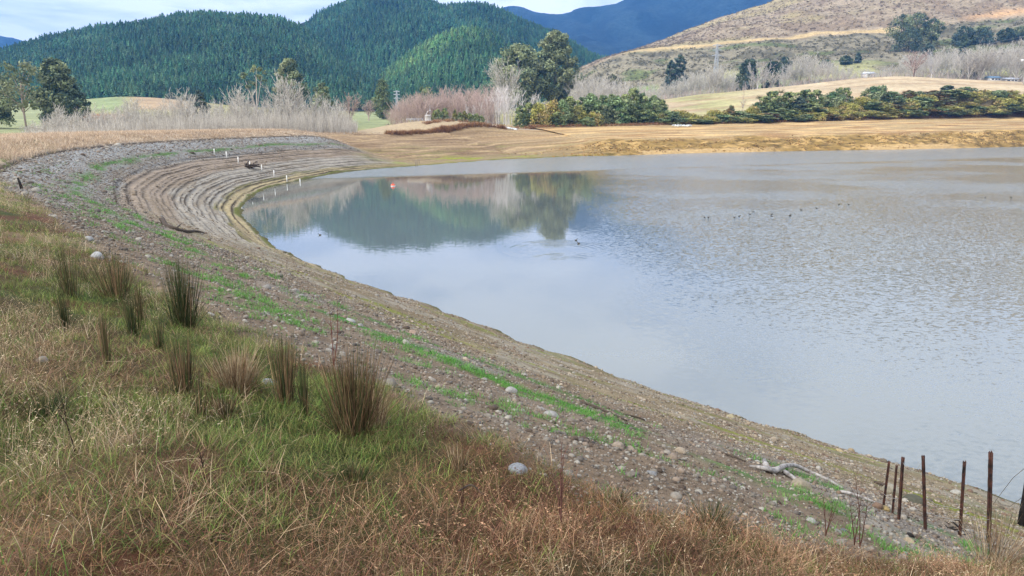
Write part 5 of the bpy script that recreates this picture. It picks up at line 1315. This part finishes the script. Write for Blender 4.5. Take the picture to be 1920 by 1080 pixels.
for kind, u, d, vt, w in [('dark', 1422, 50, 168, 28), ('dark', 1412, 48, 178, 26), ('dark', 1450, 50, 170, 26), ('dark', 1480, 51, 166, 30), ('dark', 1500, 50, 166, 20), ('green', 1530, 50, 170, 34), ('dark', 1540, 51, 162, 16), ('dark', 1552, 51, 162, 16), ('blue', 1470, 47, 182, 30), ('green', 1396, 50, 190, 22),
                          ('green', 1600, 52, 160, 30), ('green', 1614, 52, 158, 20), ('green', 1632, 51, 170, 36), ('bronze', 1664, 52, 168, 20), ('bright', 1682, 52, 170, 24), ('bronze', 1702, 52, 172, 24), ('blue', 1730, 52, 158, 24), ('bronze', 1741, 51, 172, 18), ('green', 1762, 52, 162, 34), ('green', 1790, 51, 168, 20),
                          ('green', 1822, 52, 168, 30), ('yellow', 1812, 51, 182, 14), ('dark', 1852, 51, 176, 26), ('dark', 1885, 51, 178, 12), ('green', 1880, 50, 186, 22), ('green', 1900, 51, 180, 18), ('bright', 1910, 50, 194, 30), ('bronze', 1612, 47, 190, 24), ('olive', 1580, 49, 180, 36), ('bronze', 1350, 47, 196, 12)]:
    shrub(kind, u, d, vt, w, r)
for u, kind, vt, w, d in [(815, 'dark', 206, 10, 52), (822, 'dark', 203, 11, 53), (834, 'dark', 201, 13, 53), (814, 'yellow', 206, 8, 50), (853, 'yellow', 205, 9, 50), (862, 'dark', 210, 10, 51), (871, 'yellow', 208, 12, 50), (880, 'dark', 211, 10, 51), (893, 'dark', 212, 12, 50), (902, 'dark', 216, 12, 49), (885, 'dark', 214, 10, 49)]:
    p = stand(u, HUMP[1] + 16); o, H, W = SHR[kind][r.integers(3)]; h = max(top_h(u, vt, p), 1.2); w_ = w * p[1] / FPX * 1.2
    put(o, ('shrub', o.name), p, r.uniform(0, 6), (w_ / W, w_ / W, h / H), 'small ' + ('dark green' if kind == 'dark' else 'golden yellow') + ' conifer behind the grassy knoll with the tank', 'conifer', 'small conifers behind the knoll')
# cabbage trees: bare pole with a yellow green head of sword leaves
def cabbage(u, d, vt, lab, heads=1):
    p = bank_spot(u, d); H = top_h(u, vt, p); t = empty('cabbage_tree', p); tag(t, lab, 'cabbage tree'); V, F = polytube([(0, 0, -.2), (.05, 0, H * .5), (0, 0, H * .84)], [.11, .09, .07], 6); mesh_np('trunk', V, F, M_BARK, np.broadcast_to(alb(176, 164, 150), V.shape), t)
    q = np.random.default_rng(int(u)); A = []; B = []; Ra = []; Rb = []
    for i in range(60):
        dd_ = q.normal(size=3); dd_[2] = abs(dd_[2]) * .7 - .2; dd_ /= np.linalg.norm(dd_); A.append([0, 0, H * .84]); B.append(np.array([0, 0, H * .84]) + dd_ * H * .2); Ra.append(.05); Rb.append(.012)
    V, F = tubes(A, B, Ra, Rb, 3); mesh_np('crown', V, F, M_LEAF, np.broadcast_to(np.array([.15, .14, .045]), V.shape), t)
for u, d, vt, lab in [(1436, 50, 166, 'cabbage tree with a yellow head among dark shrubs near the paddock'), (1399, 49, 177, 'small cabbage tree with a yellow tuft left of the tall dark shrubs'), (1643, 48, 178, 'cabbage tree with a pale bare trunk before a round green shrub'), (1779, 51, 164, 'cabbage tree with a brownish head above the right shrubs'), (1808, 48, 178, 'short yellow cabbage tree close to the right end of the belt'), (1617, 52, 160, 'cabbage tree with dry brown head behind the twin round shrubs')]:
    cabbage(u, d, vt, lab)
p = bank_spot(1371, 46); bare_tree('bare_birch', 'tree', p, 1700, top_h(1371, 170, p), 1, .03, 16, 4, .12, [alb(206, 196, 186), alb(180, 140, 124)], 'slim leafless birch with a white trunk alone among the olive shrubs', wmin=.02, trunk_h=.25)
# grey scrub and slash over the hill
r = np.random.default_rng(41); n = 7000
y = r.uniform(480, 930, n); u = r.uniform(1080, 1960, n); x = a_at(u, 80) * y; z = HR.z(x, y)
k = (np.abs(y - 642) > 9) & ~((y < 520) & (r.random(n) < .9)); x, y, z = x[k], y[k], z[k]
sc = r.uniform(0.5, 1.3, len(x)); low = y < 640
SL = [leaves(np.random.default_rng(50 + i), [(np.array([0, 0, .4]), np.array([1.1, 1.1, .6]))], 12, .5, [np.ones(3)]) for i in range(3)]
pal = np.where(low[:, None], alb(136, 130, 100), alb(166, 148, 118)) * r.uniform(.78, 1.2, (len(x), 1))
V, F, C = scatter(SL, r.integers(0, 3, len(x)), np.stack([x, y, z], 1), r.uniform(0, 6, len(x)), sc, col=pal)
tag(mesh_np('hill_scrub', V, F, M_LEAF, C), kind='stuff')
# ------------------------------------------------------------------ made things
M_RUST = mat_plain('rusty_steel', (0.009, 0.008, 0.008), (0.085, 0.032, 0.020), 16, 0.8, 0.3, 0.6)
M_WHITE = mat_plain('weathered_white', (0.50, 0.49, 0.46), (0.68, 0.67, 0.64), 3, 0.7)
M_CONC = mat_plain('pale_concrete', (0.42, 0.41, 0.39), (0.62, 0.61, 0.58), 1.5, 0.85)
M_WOOD = mat_plain('grey_driftwood', (0.13, 0.115, 0.105), (0.36, 0.34, 0.32), 14, 0.85, 0.1, 0.5)
M_DARKW = mat_plain('dark_driftwood', (0.035, 0.028, 0.022), (0.085, 0.065, 0.05), 14, 0.9, 0.1, 0.5)
M_BLACK = mat_plain('charred_wood', (0.006, 0.006, 0.006), (0.03, 0.026, 0.024), 18, 0.9, 0.2, 0.5)
M_WIRE = mat_plain('galvanised_wire', (0.22, 0.22, 0.22), (0.38, 0.37, 0.36), 10, 0.5, 0.4)
M_STEEL = mat_plain('grey_steel', (0.35, 0.37, 0.40), (0.48, 0.50, 0.53), 2, 0.5, 0.4)
M_ORANGE = mat_plain('orange_plastic', (0.55, 0.07, 0.025), (0.66, 0.10, 0.04), 5, 0.5)
M_POST = mat_plain('old_timber', (0.14, 0.115, 0.09), (0.24, 0.205, 0.17), 12, 0.9)

# rusty steel fence posts on the near slope: Y-section, notched tops
def y_post(b, t, w, lab, seed):
    (ub, vb), (ut, vt) = b, t
    p, dep = on_ground(ub, vb); d = ray(ut, vt); q = np.array([0, 0, EYE]) + d * dep * 0.995
    q[1] = p[1] + 0.02 * (seed % 3); k = (q[1]) / d[1]; q = np.array([0, 0, EYE]) + d * k
    ax = q - p; L = np.linalg.norm(ax); ax /= L; p = p - ax * 0.12
    h = w * dep / FPX * 0.56; th = h * 0.16; g = Geo()
    e1 = np.cross(ax, [0, 1, 0]); e1 /= np.linalg.norm(e1); e2 = np.cross(ax, e1)
    for a in (20, 140, 260):
        a = math.radians(a + 17 * seed); o = e1 * math.cos(a) + e2 * math.sin(a); sd_ = e1 * -math.sin(a) + e2 * math.cos(a)
        n_ = 14; V = []
        for j in range(n_ + 1):
            c_ = p + ax * (L + 0.12) * j / n_; ww = h * 0.62 * (1.0 if j % 2 == 0 else 0.9)
            V += [c_ - sd_ * th, c_ + sd_ * th, c_ + o * ww + sd_ * th, c_ + o * ww - sd_ * th]
        F = []
        for j in range(n_):
            for m_ in range(4): F.append([4 * j + m_, 4 * j + (m_ + 1) % 4, 4 * j + 4 + (m_ + 1) % 4, 4 * j + 4 + m_])
        F.append([4 * n_, 4 * n_ + 1, 4 * n_ + 2, 4 * n_ + 3]); g.add(V, F)
        top = p + ax * (L + 0.12); V, F = polytube([top + o * h * .35, top + o * h * .35 + ax * h * .35], [h * .13, h * .12], 5); g.add(V, F)
    o = g.build('fence_post', M_RUST); tag(o, lab, 'fence post', 'rusty steel posts of the derelict fence'); return q, p
PT = []
for i, a in enumerate([((1656, 950), (1667, 865), 7, 'thinnest rusty post, leaning right, first of two short posts with a rock behind'), ((1673, 962), (1681, 873), 7, 'second short rusty post, leaning right beside the thinnest one'), ((1685, 975), (1693, 858), 9, 'orange rusted steel post, third in the row'),
                       ((1735, 993), (1731, 855), 9, 'dark steel post tilting slightly left, standing apart in the middle of the row'), ((1800, 1005), (1809, 866), 10, 'rusty steel post with burnt wood at its foot'), ((1854, 1018), (1858, 848), 12, 'tallest and thickest rusty steel post')]):
    PT.append(y_post(*a, i))
# the black wooden strainer at the picture edge, with tangled wire
p, dep = on_ground(1914, 985); h = 125 * dep / FPX
V, F = polytube([p - [0, 0, .2], p + [0.01, 0, h * .5], p + [0, 0, h]], [.055, .052, .05], 12, .12, 5)
g = Geo(); g.add(V, F); g.build('strainer_post', M_BLACK); o = bpy.data.objects['strainer_post']; tag(o, 'thick charred wooden post at the right picture edge', 'fence post')
r = np.random.default_rng(61)
V, F = polytube([p + [-.06, 0, h * .95], p + [-.2, .05, h * .75], p + [-.36, .08, h * .42], p + [-.42, .08, h * .3]], .004, 4); tag(mesh_np('broken_wire', V, F, M_DARKW), 'broken dark wire hanging from the top of the charred post', 'wire', 'broken wires on the charred post')
V, F = polytube([p + [-.06, 0, h * .45], p + [-.18, .05, h * .28], p + [-.30, .08, h * .30], p + [-.36, .08, h * .36]], .004, 4); tag(mesh_np('broken_wire', V, F, M_DARKW), 'curled dark wire sticking out of the middle of the charred post', 'wire', 'broken wires on the charred post')
# sagging strands from post to post
def strand(a, b, sag, lab, rad=.0022):
    P_ = [a + (b - a) * t + np.array([0, 0, -sag * 4 * t * (1 - t)]) + r.normal(0, .006, 3) for t in np.linspace(0, 1, 14)]
    V, F = polytube(P_, rad, 4, cap=False); tag(mesh_np('fence_wire', V, F, M_WIRE), lab, 'wire', 'slack wires of the derelict fence')
P0 = p + np.array([0, 0, h * .9])
tops = [a + (b - a) * .06 for a, b in PT]
strand(tops[2], tops[3], .10, 'slack wire between the orange rusted post and the dark middle post')
mid = lambda i, f: PT[i][1] + (PT[i][0] - PT[i][1]) * f
for f in (.2, .35, .5): strand(mid(3, f), mid(4, f * .9), .03, 'thin low wire between the middle post and the post with burnt wood')
for f in (.25, .42): strand(mid(4, f), mid(5, f * .8), .03, 'thin low wire between the post with burnt wood and the tallest post')
strand(mid(0, .4), mid(2, .45), .03, 'thin wire across the two short leaning posts')

# driftwood
def wood(name, pts, rad, mat, lab, seed, twigs=()):
    g = Geo(); Q = []
    for j, (u, v, dz) in enumerate(pts):
        p, t = on_ground(u, v); Q.append(p + [0, 0, dz])
    Q = np.array(Q); base = Q[0].copy(); n = len(Q); tt = np.linspace(0, n - 1, (n - 1) * 4 + 1)
    Qs = np.stack([np.interp(tt, np.arange(n), Q[:, k]) for k in range(3)], 1)
    for _ in range(2): Qs[1:-1] = .25 * Qs[:-2] + .5 * Qs[1:-1] + .25 * Qs[2:]
    Rr = np.interp(tt, np.linspace(0, n - 1, len(rad)), rad)
    V, F = polytube(Qs - base, Rr, 8, .25, seed); o = mesh_np(name, V, F, mat, loc=base, smooth=True)
    for i, (pt, rd) in enumerate(twigs):
        W = []
        for (u, v, dz) in pt:
            p, t = on_ground(u, v); W.append(p + [0, 0, dz] - base)
        V, F = polytube(W, rd, 6, .2, seed + i); mesh_np('side_branch', V, F, mat, None, o)
    return tag(o, lab, 'driftwood', 'driftwood on the dam face')
wood('branch', [(1438, 884, .03), (1452, 890, .05), (1470, 884, .08), (1488, 882, .08), (1520, 892, .05), (1550, 903, .04), (1580, 918, .02)], [.042, .034, .028, .025, .019, .011], M_WOOD, 'silvery curved driftwood branch with a forked root end on the mud', 3,
     [([(1452, 890, .05), (1425, 885, .06), (1405, 878, .03)], [.034, .022, .012]), ([(1470, 890, .04), (1495, 905, .03), (1512, 911, .02)], [.03, .02, .01]), ([(1438, 886, .04), (1432, 876, .10)], [.045, .025])])
wood('branch', [(1575, 924, .02), (1600, 932, .04), (1625, 940, .03), (1650, 949, .02)], [.020, .017, .010], M_WOOD, 'thin silvery driftwood stick leading to the thinnest post', 4)
wood('branch', [(305, 419, .20), (312, 426, .06), (330, 432, .05), (350, 437, .07), (370, 436, .08), (383, 438, .03)], [.13, .10, .09, .07, .06, .04], M_DARKW, 'dark crooked driftwood branch on the gravel curve of the dam', 5, [([(330, 431, .05), (340, 427, .2)], [.05, .02])])
wood('stick', [(1087, 754, .02), (1110, 764, .03), (1140, 776, .03), (1175, 791, .02)], [.012, .022, .018, .012], M_DARKW, 'long straight dark stick lying on the mud in mid slope', 6)
wood('stick', [(1168, 778, .02), (1190, 784, .03), (1210, 790, .02)], [.008, .013, .010], M_DARKW, 'short dark stick right of the long straight one', 7)
wood('stick', [(1350, 850, .02), (1370, 858, .03), (1398, 868, .02)], [.012, .014, .008], M_DARKW, 'dark twig near the moss stripe above the silvery branch', 8)
wood('stick', [(1640, 905, .01), (1662, 915, .05), (1690, 925, .02)], [.02, .03, .02], M_DARKW, 'weathered stick lying behind the short leaning posts', 9)
wood('stick', [(860, 938, .06), (885, 932, .09), (905, 942, .05)], [.006, .006, .004], M_DARKW, 'thin bent dead twig in the tan grass', 10)
def debris(u, v, wpx, lab, seed, mat, n=22, hk=.35):
    p, t = on_ground(u, v); W = wpx * t / FPX; r = np.random.default_rng(seed); g = Geo()
    for i in range(n):
        a = r.uniform(0, 6.28); c_ = np.array([r.normal(0, .25) * W, r.normal(0, .25) * W, abs(r.normal(0, .5)) * W * hk * .5]); L = W * r.uniform(.15, .5); dv = np.array([math.cos(a), math.sin(a), r.normal(0, .35)]) * L * .5
        g.add(*polytube([c_ - dv, c_ + r.normal(0, .03 * W, 3), c_ + dv], [W * .02, W * .03, W * .012], 5, .3, seed + i))
    tag(g.build('brushwood_pile', mat, loc=p), lab, 'brushwood'); 
debris(468, 314, 44, 'pile of dead brushwood on the terraces beside the white stakes', 71, M_DARKW, 26)
debris(1792, 996, 40, 'charred lumps of burnt wood at the foot of a steel post', 72, M_BLACK, 18, .6)
debris(1700, 972, 30, 'small heap of grey burnt sticks beside the orange rusted post', 73, M_DARKW, 12, .4)
debris(1748, 966, 26, 'dark sticks lying around the middle post', 74, M_DARKW, 8, .2)
p, t = on_ground(41, 355); V, F = polytube([p, p + [-.05, 0, .25], p + [-.10, 0, .45]], [.06, .05, .04], 7, .2, 3); tag(mesh_np('stump', V, F, M_BLACK), 'short black leaning stump on the pale stones at the far left', 'stump')

# survey stakes stepping down the dam face into the water
for i, (u, v, vt) in enumerate([(402, 289, 280), (425, 297, 285), (447, 307, 295), (469, 316, 304), (491, 323, 310), (514, 332, 320), (538, 341, 330), (563, 348, 336)]):
    p, t = on_ground(u, v); H = (v - vt) * t / FPX * 1.05; w = .055; g = Geo(); g.add(*box(-w, w, -w * .5, w * .5, -.2, H)); V = [(-w, -w * .5, H), (w, -w * .5, H), (w, w * .5, H), (-w, w * .5, H), (0, 0, H + .07)]; g.add(V, np.array([[0, 1, 4], [1, 2, 4], [2, 3, 4], [3, 0, 4]]))
    names = ['highest and faintest', 'second highest', 'third from the top', 'fourth from the top', 'stake just right of the brushwood pile', 'third from the water', 'second from the water', 'lowest']
    o = g.build('survey_stake', M_WHITE, loc=p); tag(o, ('white survey ' + names[i]) if 'stake' in names[i] else names[i] + ' white stake of the line down the terraced dam', 'stake', 'white stakes down the dam face')
for i, (u, v, vt, lab) in enumerate([(779, 313, 301, 'tallest grey stick standing at the water edge of the head of the lake'), (782, 311, 299, 'grey stick right behind the tallest one at the water edge'), (786, 307, 298, 'pale stick on the shore furthest from the water')]):
    p, t = on_ground(u, v); H = (v - vt) * t / FPX; V, F = polytube([p - [0, 0, .3], p + [.02, 0, H * .5], p + [.0, 0, H]], [.07, .06, .05], 6, .2, i); tag(mesh_np('mooring_stick', V, F, M_POST), lab, 'stick', 'sticks at the head of the lake')
# red buoy
p = on_level(737, 349); t_ = empty('buoy', p); tag(t_, 'small orange and white buoy floating in the calm bay', 'buoy')
V, F = lathe([(0.01, -.18), (.20, -.12), (.29, 0.02), (.27, .16), (.16, .27), (.01, .30)], 16); mesh_np('float', V, F, M_ORANGE, None, t_, True)
V, F = lathe([(.298, .0), (.302, .04), (.298, .09)], 16); mesh_np('band', V, F, M_WHITE, None, t_, True)
V, F = lathe([(.035, .29), (.035, .38), (.06, .40), (.05, .46), (.005, .47)], 10); mesh_np('top_ring', V, F, M_ORANGE, None, t_)

# water tank on the knoll with its valve gear and aerial
p = stand(802, HUMP[1] - 1.0); p[2] -= .1
t_ = empty('water_tank', p); tag(t_, 'round white concrete tank with a vent pipe on the grassy knoll', 'tank')
V, F = lathe([(.02, 0), (.82, 0), (.82, .05), (.80, 1.45), (.86, 1.47), (.86, 1.58), (.70, 1.66), (.01, 1.70)], 24); mesh_np('shell', V, F, M_CONC, None, t_)
V, F = polytube([(-.35, 0, 1.6), (-.35, 0, 2.0), (-.1, 0, 2.3), (.02, 0, 2.45)], [.07, .07, .06, .06], 8); mesh_np('vent_pipe', V, F, M_WHITE, None, t_)
V, F = box(-.12, .12, -.12, .12, 2.4, 2.62); mesh_np('vent_cap', V, F, M_WHITE, None, t_)
q = p + np.array([.55, .9, 0]); t_ = empty('aerial_pole', q); tag(t_, 'thin grey aerial pole directly behind the tank', 'pole')
V, F = polytube([(0, 0, -.1), (0, 0, 4.2)], [.04, .03], 6); mesh_np('mast', V, F, M_STEEL, None, t_); V, F = box(-.12, .12, -.08, .08, 2.6, 3.0); mesh_np('junction_box', V, F, M_STEEL, None, t_)
q = stand(777, HUMP[1] + 1); t_ = empty('pipe_rail', q); tag(t_, 'low grey pipe railing left of the tank on the knoll', 'railing')
for j in range(5): V, F = polytube([(-2.2 + j * 1.1, 0, -.1), (-2.2 + j * 1.1, 0, .75)], .05, 6); mesh_np('upright', V, F, M_STEEL, None, t_)
for z_ in (.45, .75): V, F = polytube([(-2.3, 0, z_), (2.3, 0, z_)], .05, 6); mesh_np('rail', V, F, M_STEEL, None, t_)
# wooden farm fences: knoll and paddock top
def fence(name, us, ys, lab, ph, wires=3, grp=None, vref=215):
    P_ = []
    for u, y in zip(us, ys):
        x = a_at(u, vref) * y; P_.append(np.array([x, y, z_ground(x, y)]))
    b0 = P_[0]; t_ = empty(name, b0); tag(t_, lab, 'fence')
    for q in P_: V, F = polytube([q - b0 - [0, 0, .2], q - b0 + [0, 0, ph]], .07, 5, .1, 1); mesh_np('post', V, F, M_POST, None, t_)
    for k_ in range(wires):
        z_ = ph * (k_ + 1) / (wires + .3); V, F = polytube([q - b0 + [0, 0, z_] for q in P_], .012, 3, cap=False); mesh_np('wire', V, F, M_WIRE, None, t_)
uu = np.linspace(812, 950, 18); fence('post_fence', uu, np.full(18, HUMP[1] + 8.0), 'wire fence on wooden posts along the back of the grassy knoll', 1.15)
uu = np.linspace(1560, 1935, 34); fence('paddock_fence', uu, np.interp(uu, [1560, 1935], [391, 388]), 'long wire fence along the top edge of the tan paddock', 1.1, vref=145)
q = bank_spot(1272, 43.5); t_ = empty('stock_rail', q); tag(t_, 'grey wooden rail fence among grey shrubs at the left end of the bank top', 'fence')
for j in range(9): V, F = box(-5 + j * 1.25 - .06, -5 + j * 1.25 + .06, -.06, .06, -.2, 1.2); mesh_np('post', V, F, M_POST, None, t_)
for z_ in (.45, .8, 1.12): V, F = box(-5.1, 5.1, -.10, -.063, z_ - .06, z_ + .06); mesh_np('rail', V, F, M_POST, None, t_)

# lattice pylons
def pylon(p, H, lab, arms=True):
    t_ = empty('power_pylon', p); tag(t_, lab, 'pylon'); A, B_ = [], []; n = 8
    c_ = lambda i, z: np.array([(-1, 1, 1, -1)[i % 4] * H * .075 * (1 - .8 * z), (-1, -1, 1, 1)[i % 4] * H * .075 * (1 - .8 * z), H * z])
    for k_ in range(n):
        z0, z1 = k_ / n, (k_ + 1) / n
        for i in range(4):
            A += [c_(i, z0), c_(i, z0), c_(i + 1, z0), c_(i, z1)]; B_ += [c_(i, z1), c_(i + 1, z1), c_(i, z1), c_(i + 1, z1)]
    V, F = tubes(A, B_, np.full(len(A), .085), np.full(len(A), .085), 4); mesh_np('lattice_mast', V, F, M_STEEL, None, t_)
    for z in (.72, .86, .98):
        A = [[-H * .13, 0, H * z], [-H * .13, 0, H * z], [H * .13, 0, H * z]]; B_ = [[H * .13, 0, H * z], [0, 0, H * (z + .04)], [0, 0, H * (z + .04)]]
        V, F = tubes(A, B_, np.full(3, .12), np.full(3, .12), 4); mesh_np('cross_arm', V, F, M_STEEL, None, t_)
p = hillspot(1343, 485); pylon(p, top_h(1343, 84, p), 'grey lattice pylon at the foot of the brown hill')
p = stand(745, 420); pylon(p, top_h(745, 171, p), 'small distant lattice pylon beyond the pink willows')
pa = hillspot(1343, 485) + np.array([0, 0, 14.0])
for k_, (v1, lab) in enumerate([(48, 'highest power line crossing the evergreen clump on the hill'), (62, 'middle power line crossing the evergreen clump on the hill'), (74, 'lowest power line crossing the evergreen clump on the hill')]):
    y1 = 480.0; x1 = a_at(2000, v1) * y1; pb = np.array([x1, y1, float(z_at(v1, y1))]); a_ = pa - [0, 0, 2.2 * k_]
    P_ = [a_ + (pb - a_) * t + [0, 0, -9 * 4 * t * (1 - t)] for t in np.linspace(0, 1, 30)]; V, F = polytube(P_, .05, 3, cap=False); tag(mesh_np('power_line', V, F, M_WIRE), lab, 'power line', 'power lines across the hill')
# white pole with lamp heads at the right
p = stand(1911, 372); H = top_h(1911, 114, p); t_ = empty('white_pole', p); tag(t_, 'thick white pole with a crossarm at the right picture edge', 'pole')
V, F = polytube([(0, 0, -.3), (0, 0, H)], [.42, .30], 12); mesh_np('shaft', V, F, M_WHITE, None, t_); V, F = box(-2.6, 1.5, -.12, .12, H - .5, H - .15); mesh_np('crossarm', V, F, M_WHITE, None, t_)
V, F = ico(3)
for x_, s_ in ((-2.2, .7), (-1.4, .55), (.9, .5)): mesh_np('insulator', V * s_ * np.array([1, 1, .8]) + [x_, 0, H + .2], F, M_WHITE, None, t_, True)
# buildings half hidden by the bare trees
def house(name, p, w, d_, h, rh, wall, roof, lab, rz=0.0):
    t_ = empty(name, p, rz); tag(t_, lab, 'building'); V, F = box(-w / 2, w / 2, -d_ / 2, d_ / 2, -1, h); mesh_np('wall', V, F, wall, None, t_)
    V = np.array([[-w / 2 - .4, -d_ / 2 - .4, h + .02], [w / 2 + .4, -d_ / 2 - .4, h + .02], [w / 2 + .4, d_ / 2 + .4, h + .02], [-w / 2 - .4, d_ / 2 + .4, h + .02], [-w / 2 - .4, 0, h + rh], [w / 2 + .4, 0, h + rh]]); F = np.array([[0, 1, 5], [0, 5, 4], [2, 3, 4], [2, 4, 5], [1, 2, 5], [3, 0, 4], [0, 2, 1], [0, 3, 2]]); mesh_np('roof', V, F, roof, None, t_)
    for x_ in (-w * .28, w * .05, w * .32): V, F = box(x_ - .6, x_ + .6, -d_ / 2 - .03, -d_ / 2 + .1, h * .35, h * .8); mesh_np('window', V, F, M_GLASS, None, t_)
M_GLASS = mat_plain('dark_glass', (.03, .035, .04), (.06, .07, .08), 1, .15, .5); M_BLUE = mat_plain('blue_sheeting', (.16, .27, .40), (.22, .34, .48), .5, .5); M_TIN = mat_plain('tin_roof', (.50, .53, .58), (.62, .65, .70), .4, .4, .4)
p = hillspot(1631, 446); house('farm_shed', p, 6, 5, 2.2, 1.2, M_WHITE, M_TIN, 'small white shed with a tin roof showing through the bare trees', .2)
p = stand(1852, 402); house('farm_building', p, 6, 5, 1.6, 1.0, M_WHITE, M_BLUE, 'low blue roofed building behind the paddock fence', .1)
p = stand(1884, 404); house('farm_building', p, 6, 5, 1.5, 0.9, M_CONC, M_TIN, 'low white building between the blue roof and the white pole', -.1)

# ducks
def duck(u, v, lab, hd, seed, s=1.0):
    p = on_level(u, v); t_ = empty('duck', p, hd, s); tag(t_, lab, 'duck', 'ducks on the lake')
    prof = [(-.22, .10, .015), (-.18, .085, .04), (-.10, .06, .085), (0, .055, .105), (.09, .06, .10), (.145, .09, .07), (.165, .15, .045), (.17, .195, .045), (.195, .225, .048), (.235, .225, .036), (.262, .215, .018), (.30, .208, .016), (.325, .205, .006)]
    V = []; F = []; k_ = 10; sq = lambda x_: 1.0
    for x_, z_, r_ in prof:
        for j in range(k_):
            a = 2 * math.pi * j / k_; V.append([x_, math.cos(a) * r_ * (1.0 if x_ > .15 else 1.15), z_ + math.sin(a) * r_ * (.9 if x_ < .27 else .5)])
    n = len(prof)
    for i in range(n - 1):
        for j in range(k_): j2 = (j + 1) % k_; F.append([i * k_ + j, (i + 1) * k_ + j, (i + 1) * k_ + j2, i * k_ + j2])
    V = np.array(V); C = np.broadcast_to(np.array([.045, .038, .030]), V.shape).copy(); C[V[:, 0] > .17] = [.02, .024, .02]; C[V[:, 0] > .268] = [.12, .09, .03]; C[(V[:, 0] < .1) & (V[:, 2] > .1)] = [.07, .06, .048]
    F = np.array(F); mesh_np('body', V, np.vstack([F[:, [0, 1, 2]], F[:, [0, 2, 3]]]), M_STONE, C, t_, True)
DUCKS = [(1080, 451, 'duck at the centre of the big rings, the further of two'), (1085, 457, 'duck at the centre of the big rings, the nearer of two'), (1321, 408, 'leading duck at the left end of the flock'), (1328, 408, 'second duck from the left end of the flock'), (1377, 408, 'nearer duck of the third and fourth from the left'), (1386, 406, 'fourth duck from the left, close to another'),
         (1406, 402, 'fifth duck from the left, left of a pair'), (1413, 398, 'sixth duck from the left, right of a pair'), (1447, 402, 'further duck of the close pair in mid flock'), (1447, 406, 'nearer duck of the close pair in mid flock'), (1481, 405, 'darkest and biggest looking duck of the flock'), (1502, 394, 'duck between the darkest one and the pair at the end'), (1531, 391, 'lone duck uphill of the darkest one in the flock'),
         (1573, 384, 'further duck of the last pair in the flock'), (1591, 384, 'last duck at the right end of the flock'), (1847, 371, 'left duck of two far out near the right edge'), (1896, 370, 'right duck of two far out near the right edge'), (600, 441, 'duck in the calm bay below the dark reflection')]
for i, (u, v, lab) in enumerate(DUCKS): duck(u, v, lab, [0.4, 2.7, 3.0, 0.2, 2.9][i % 5], i, 0.52 if i != 10 else 0.7)
# models that found no place
for o in [q for q in bpy.data.objects if q.type == 'EMPTY' and q.location.z < -40]:
    for k_ in list(o.children): bpy.data.objects.remove(k_)
    bpy.data.objects.remove(o)
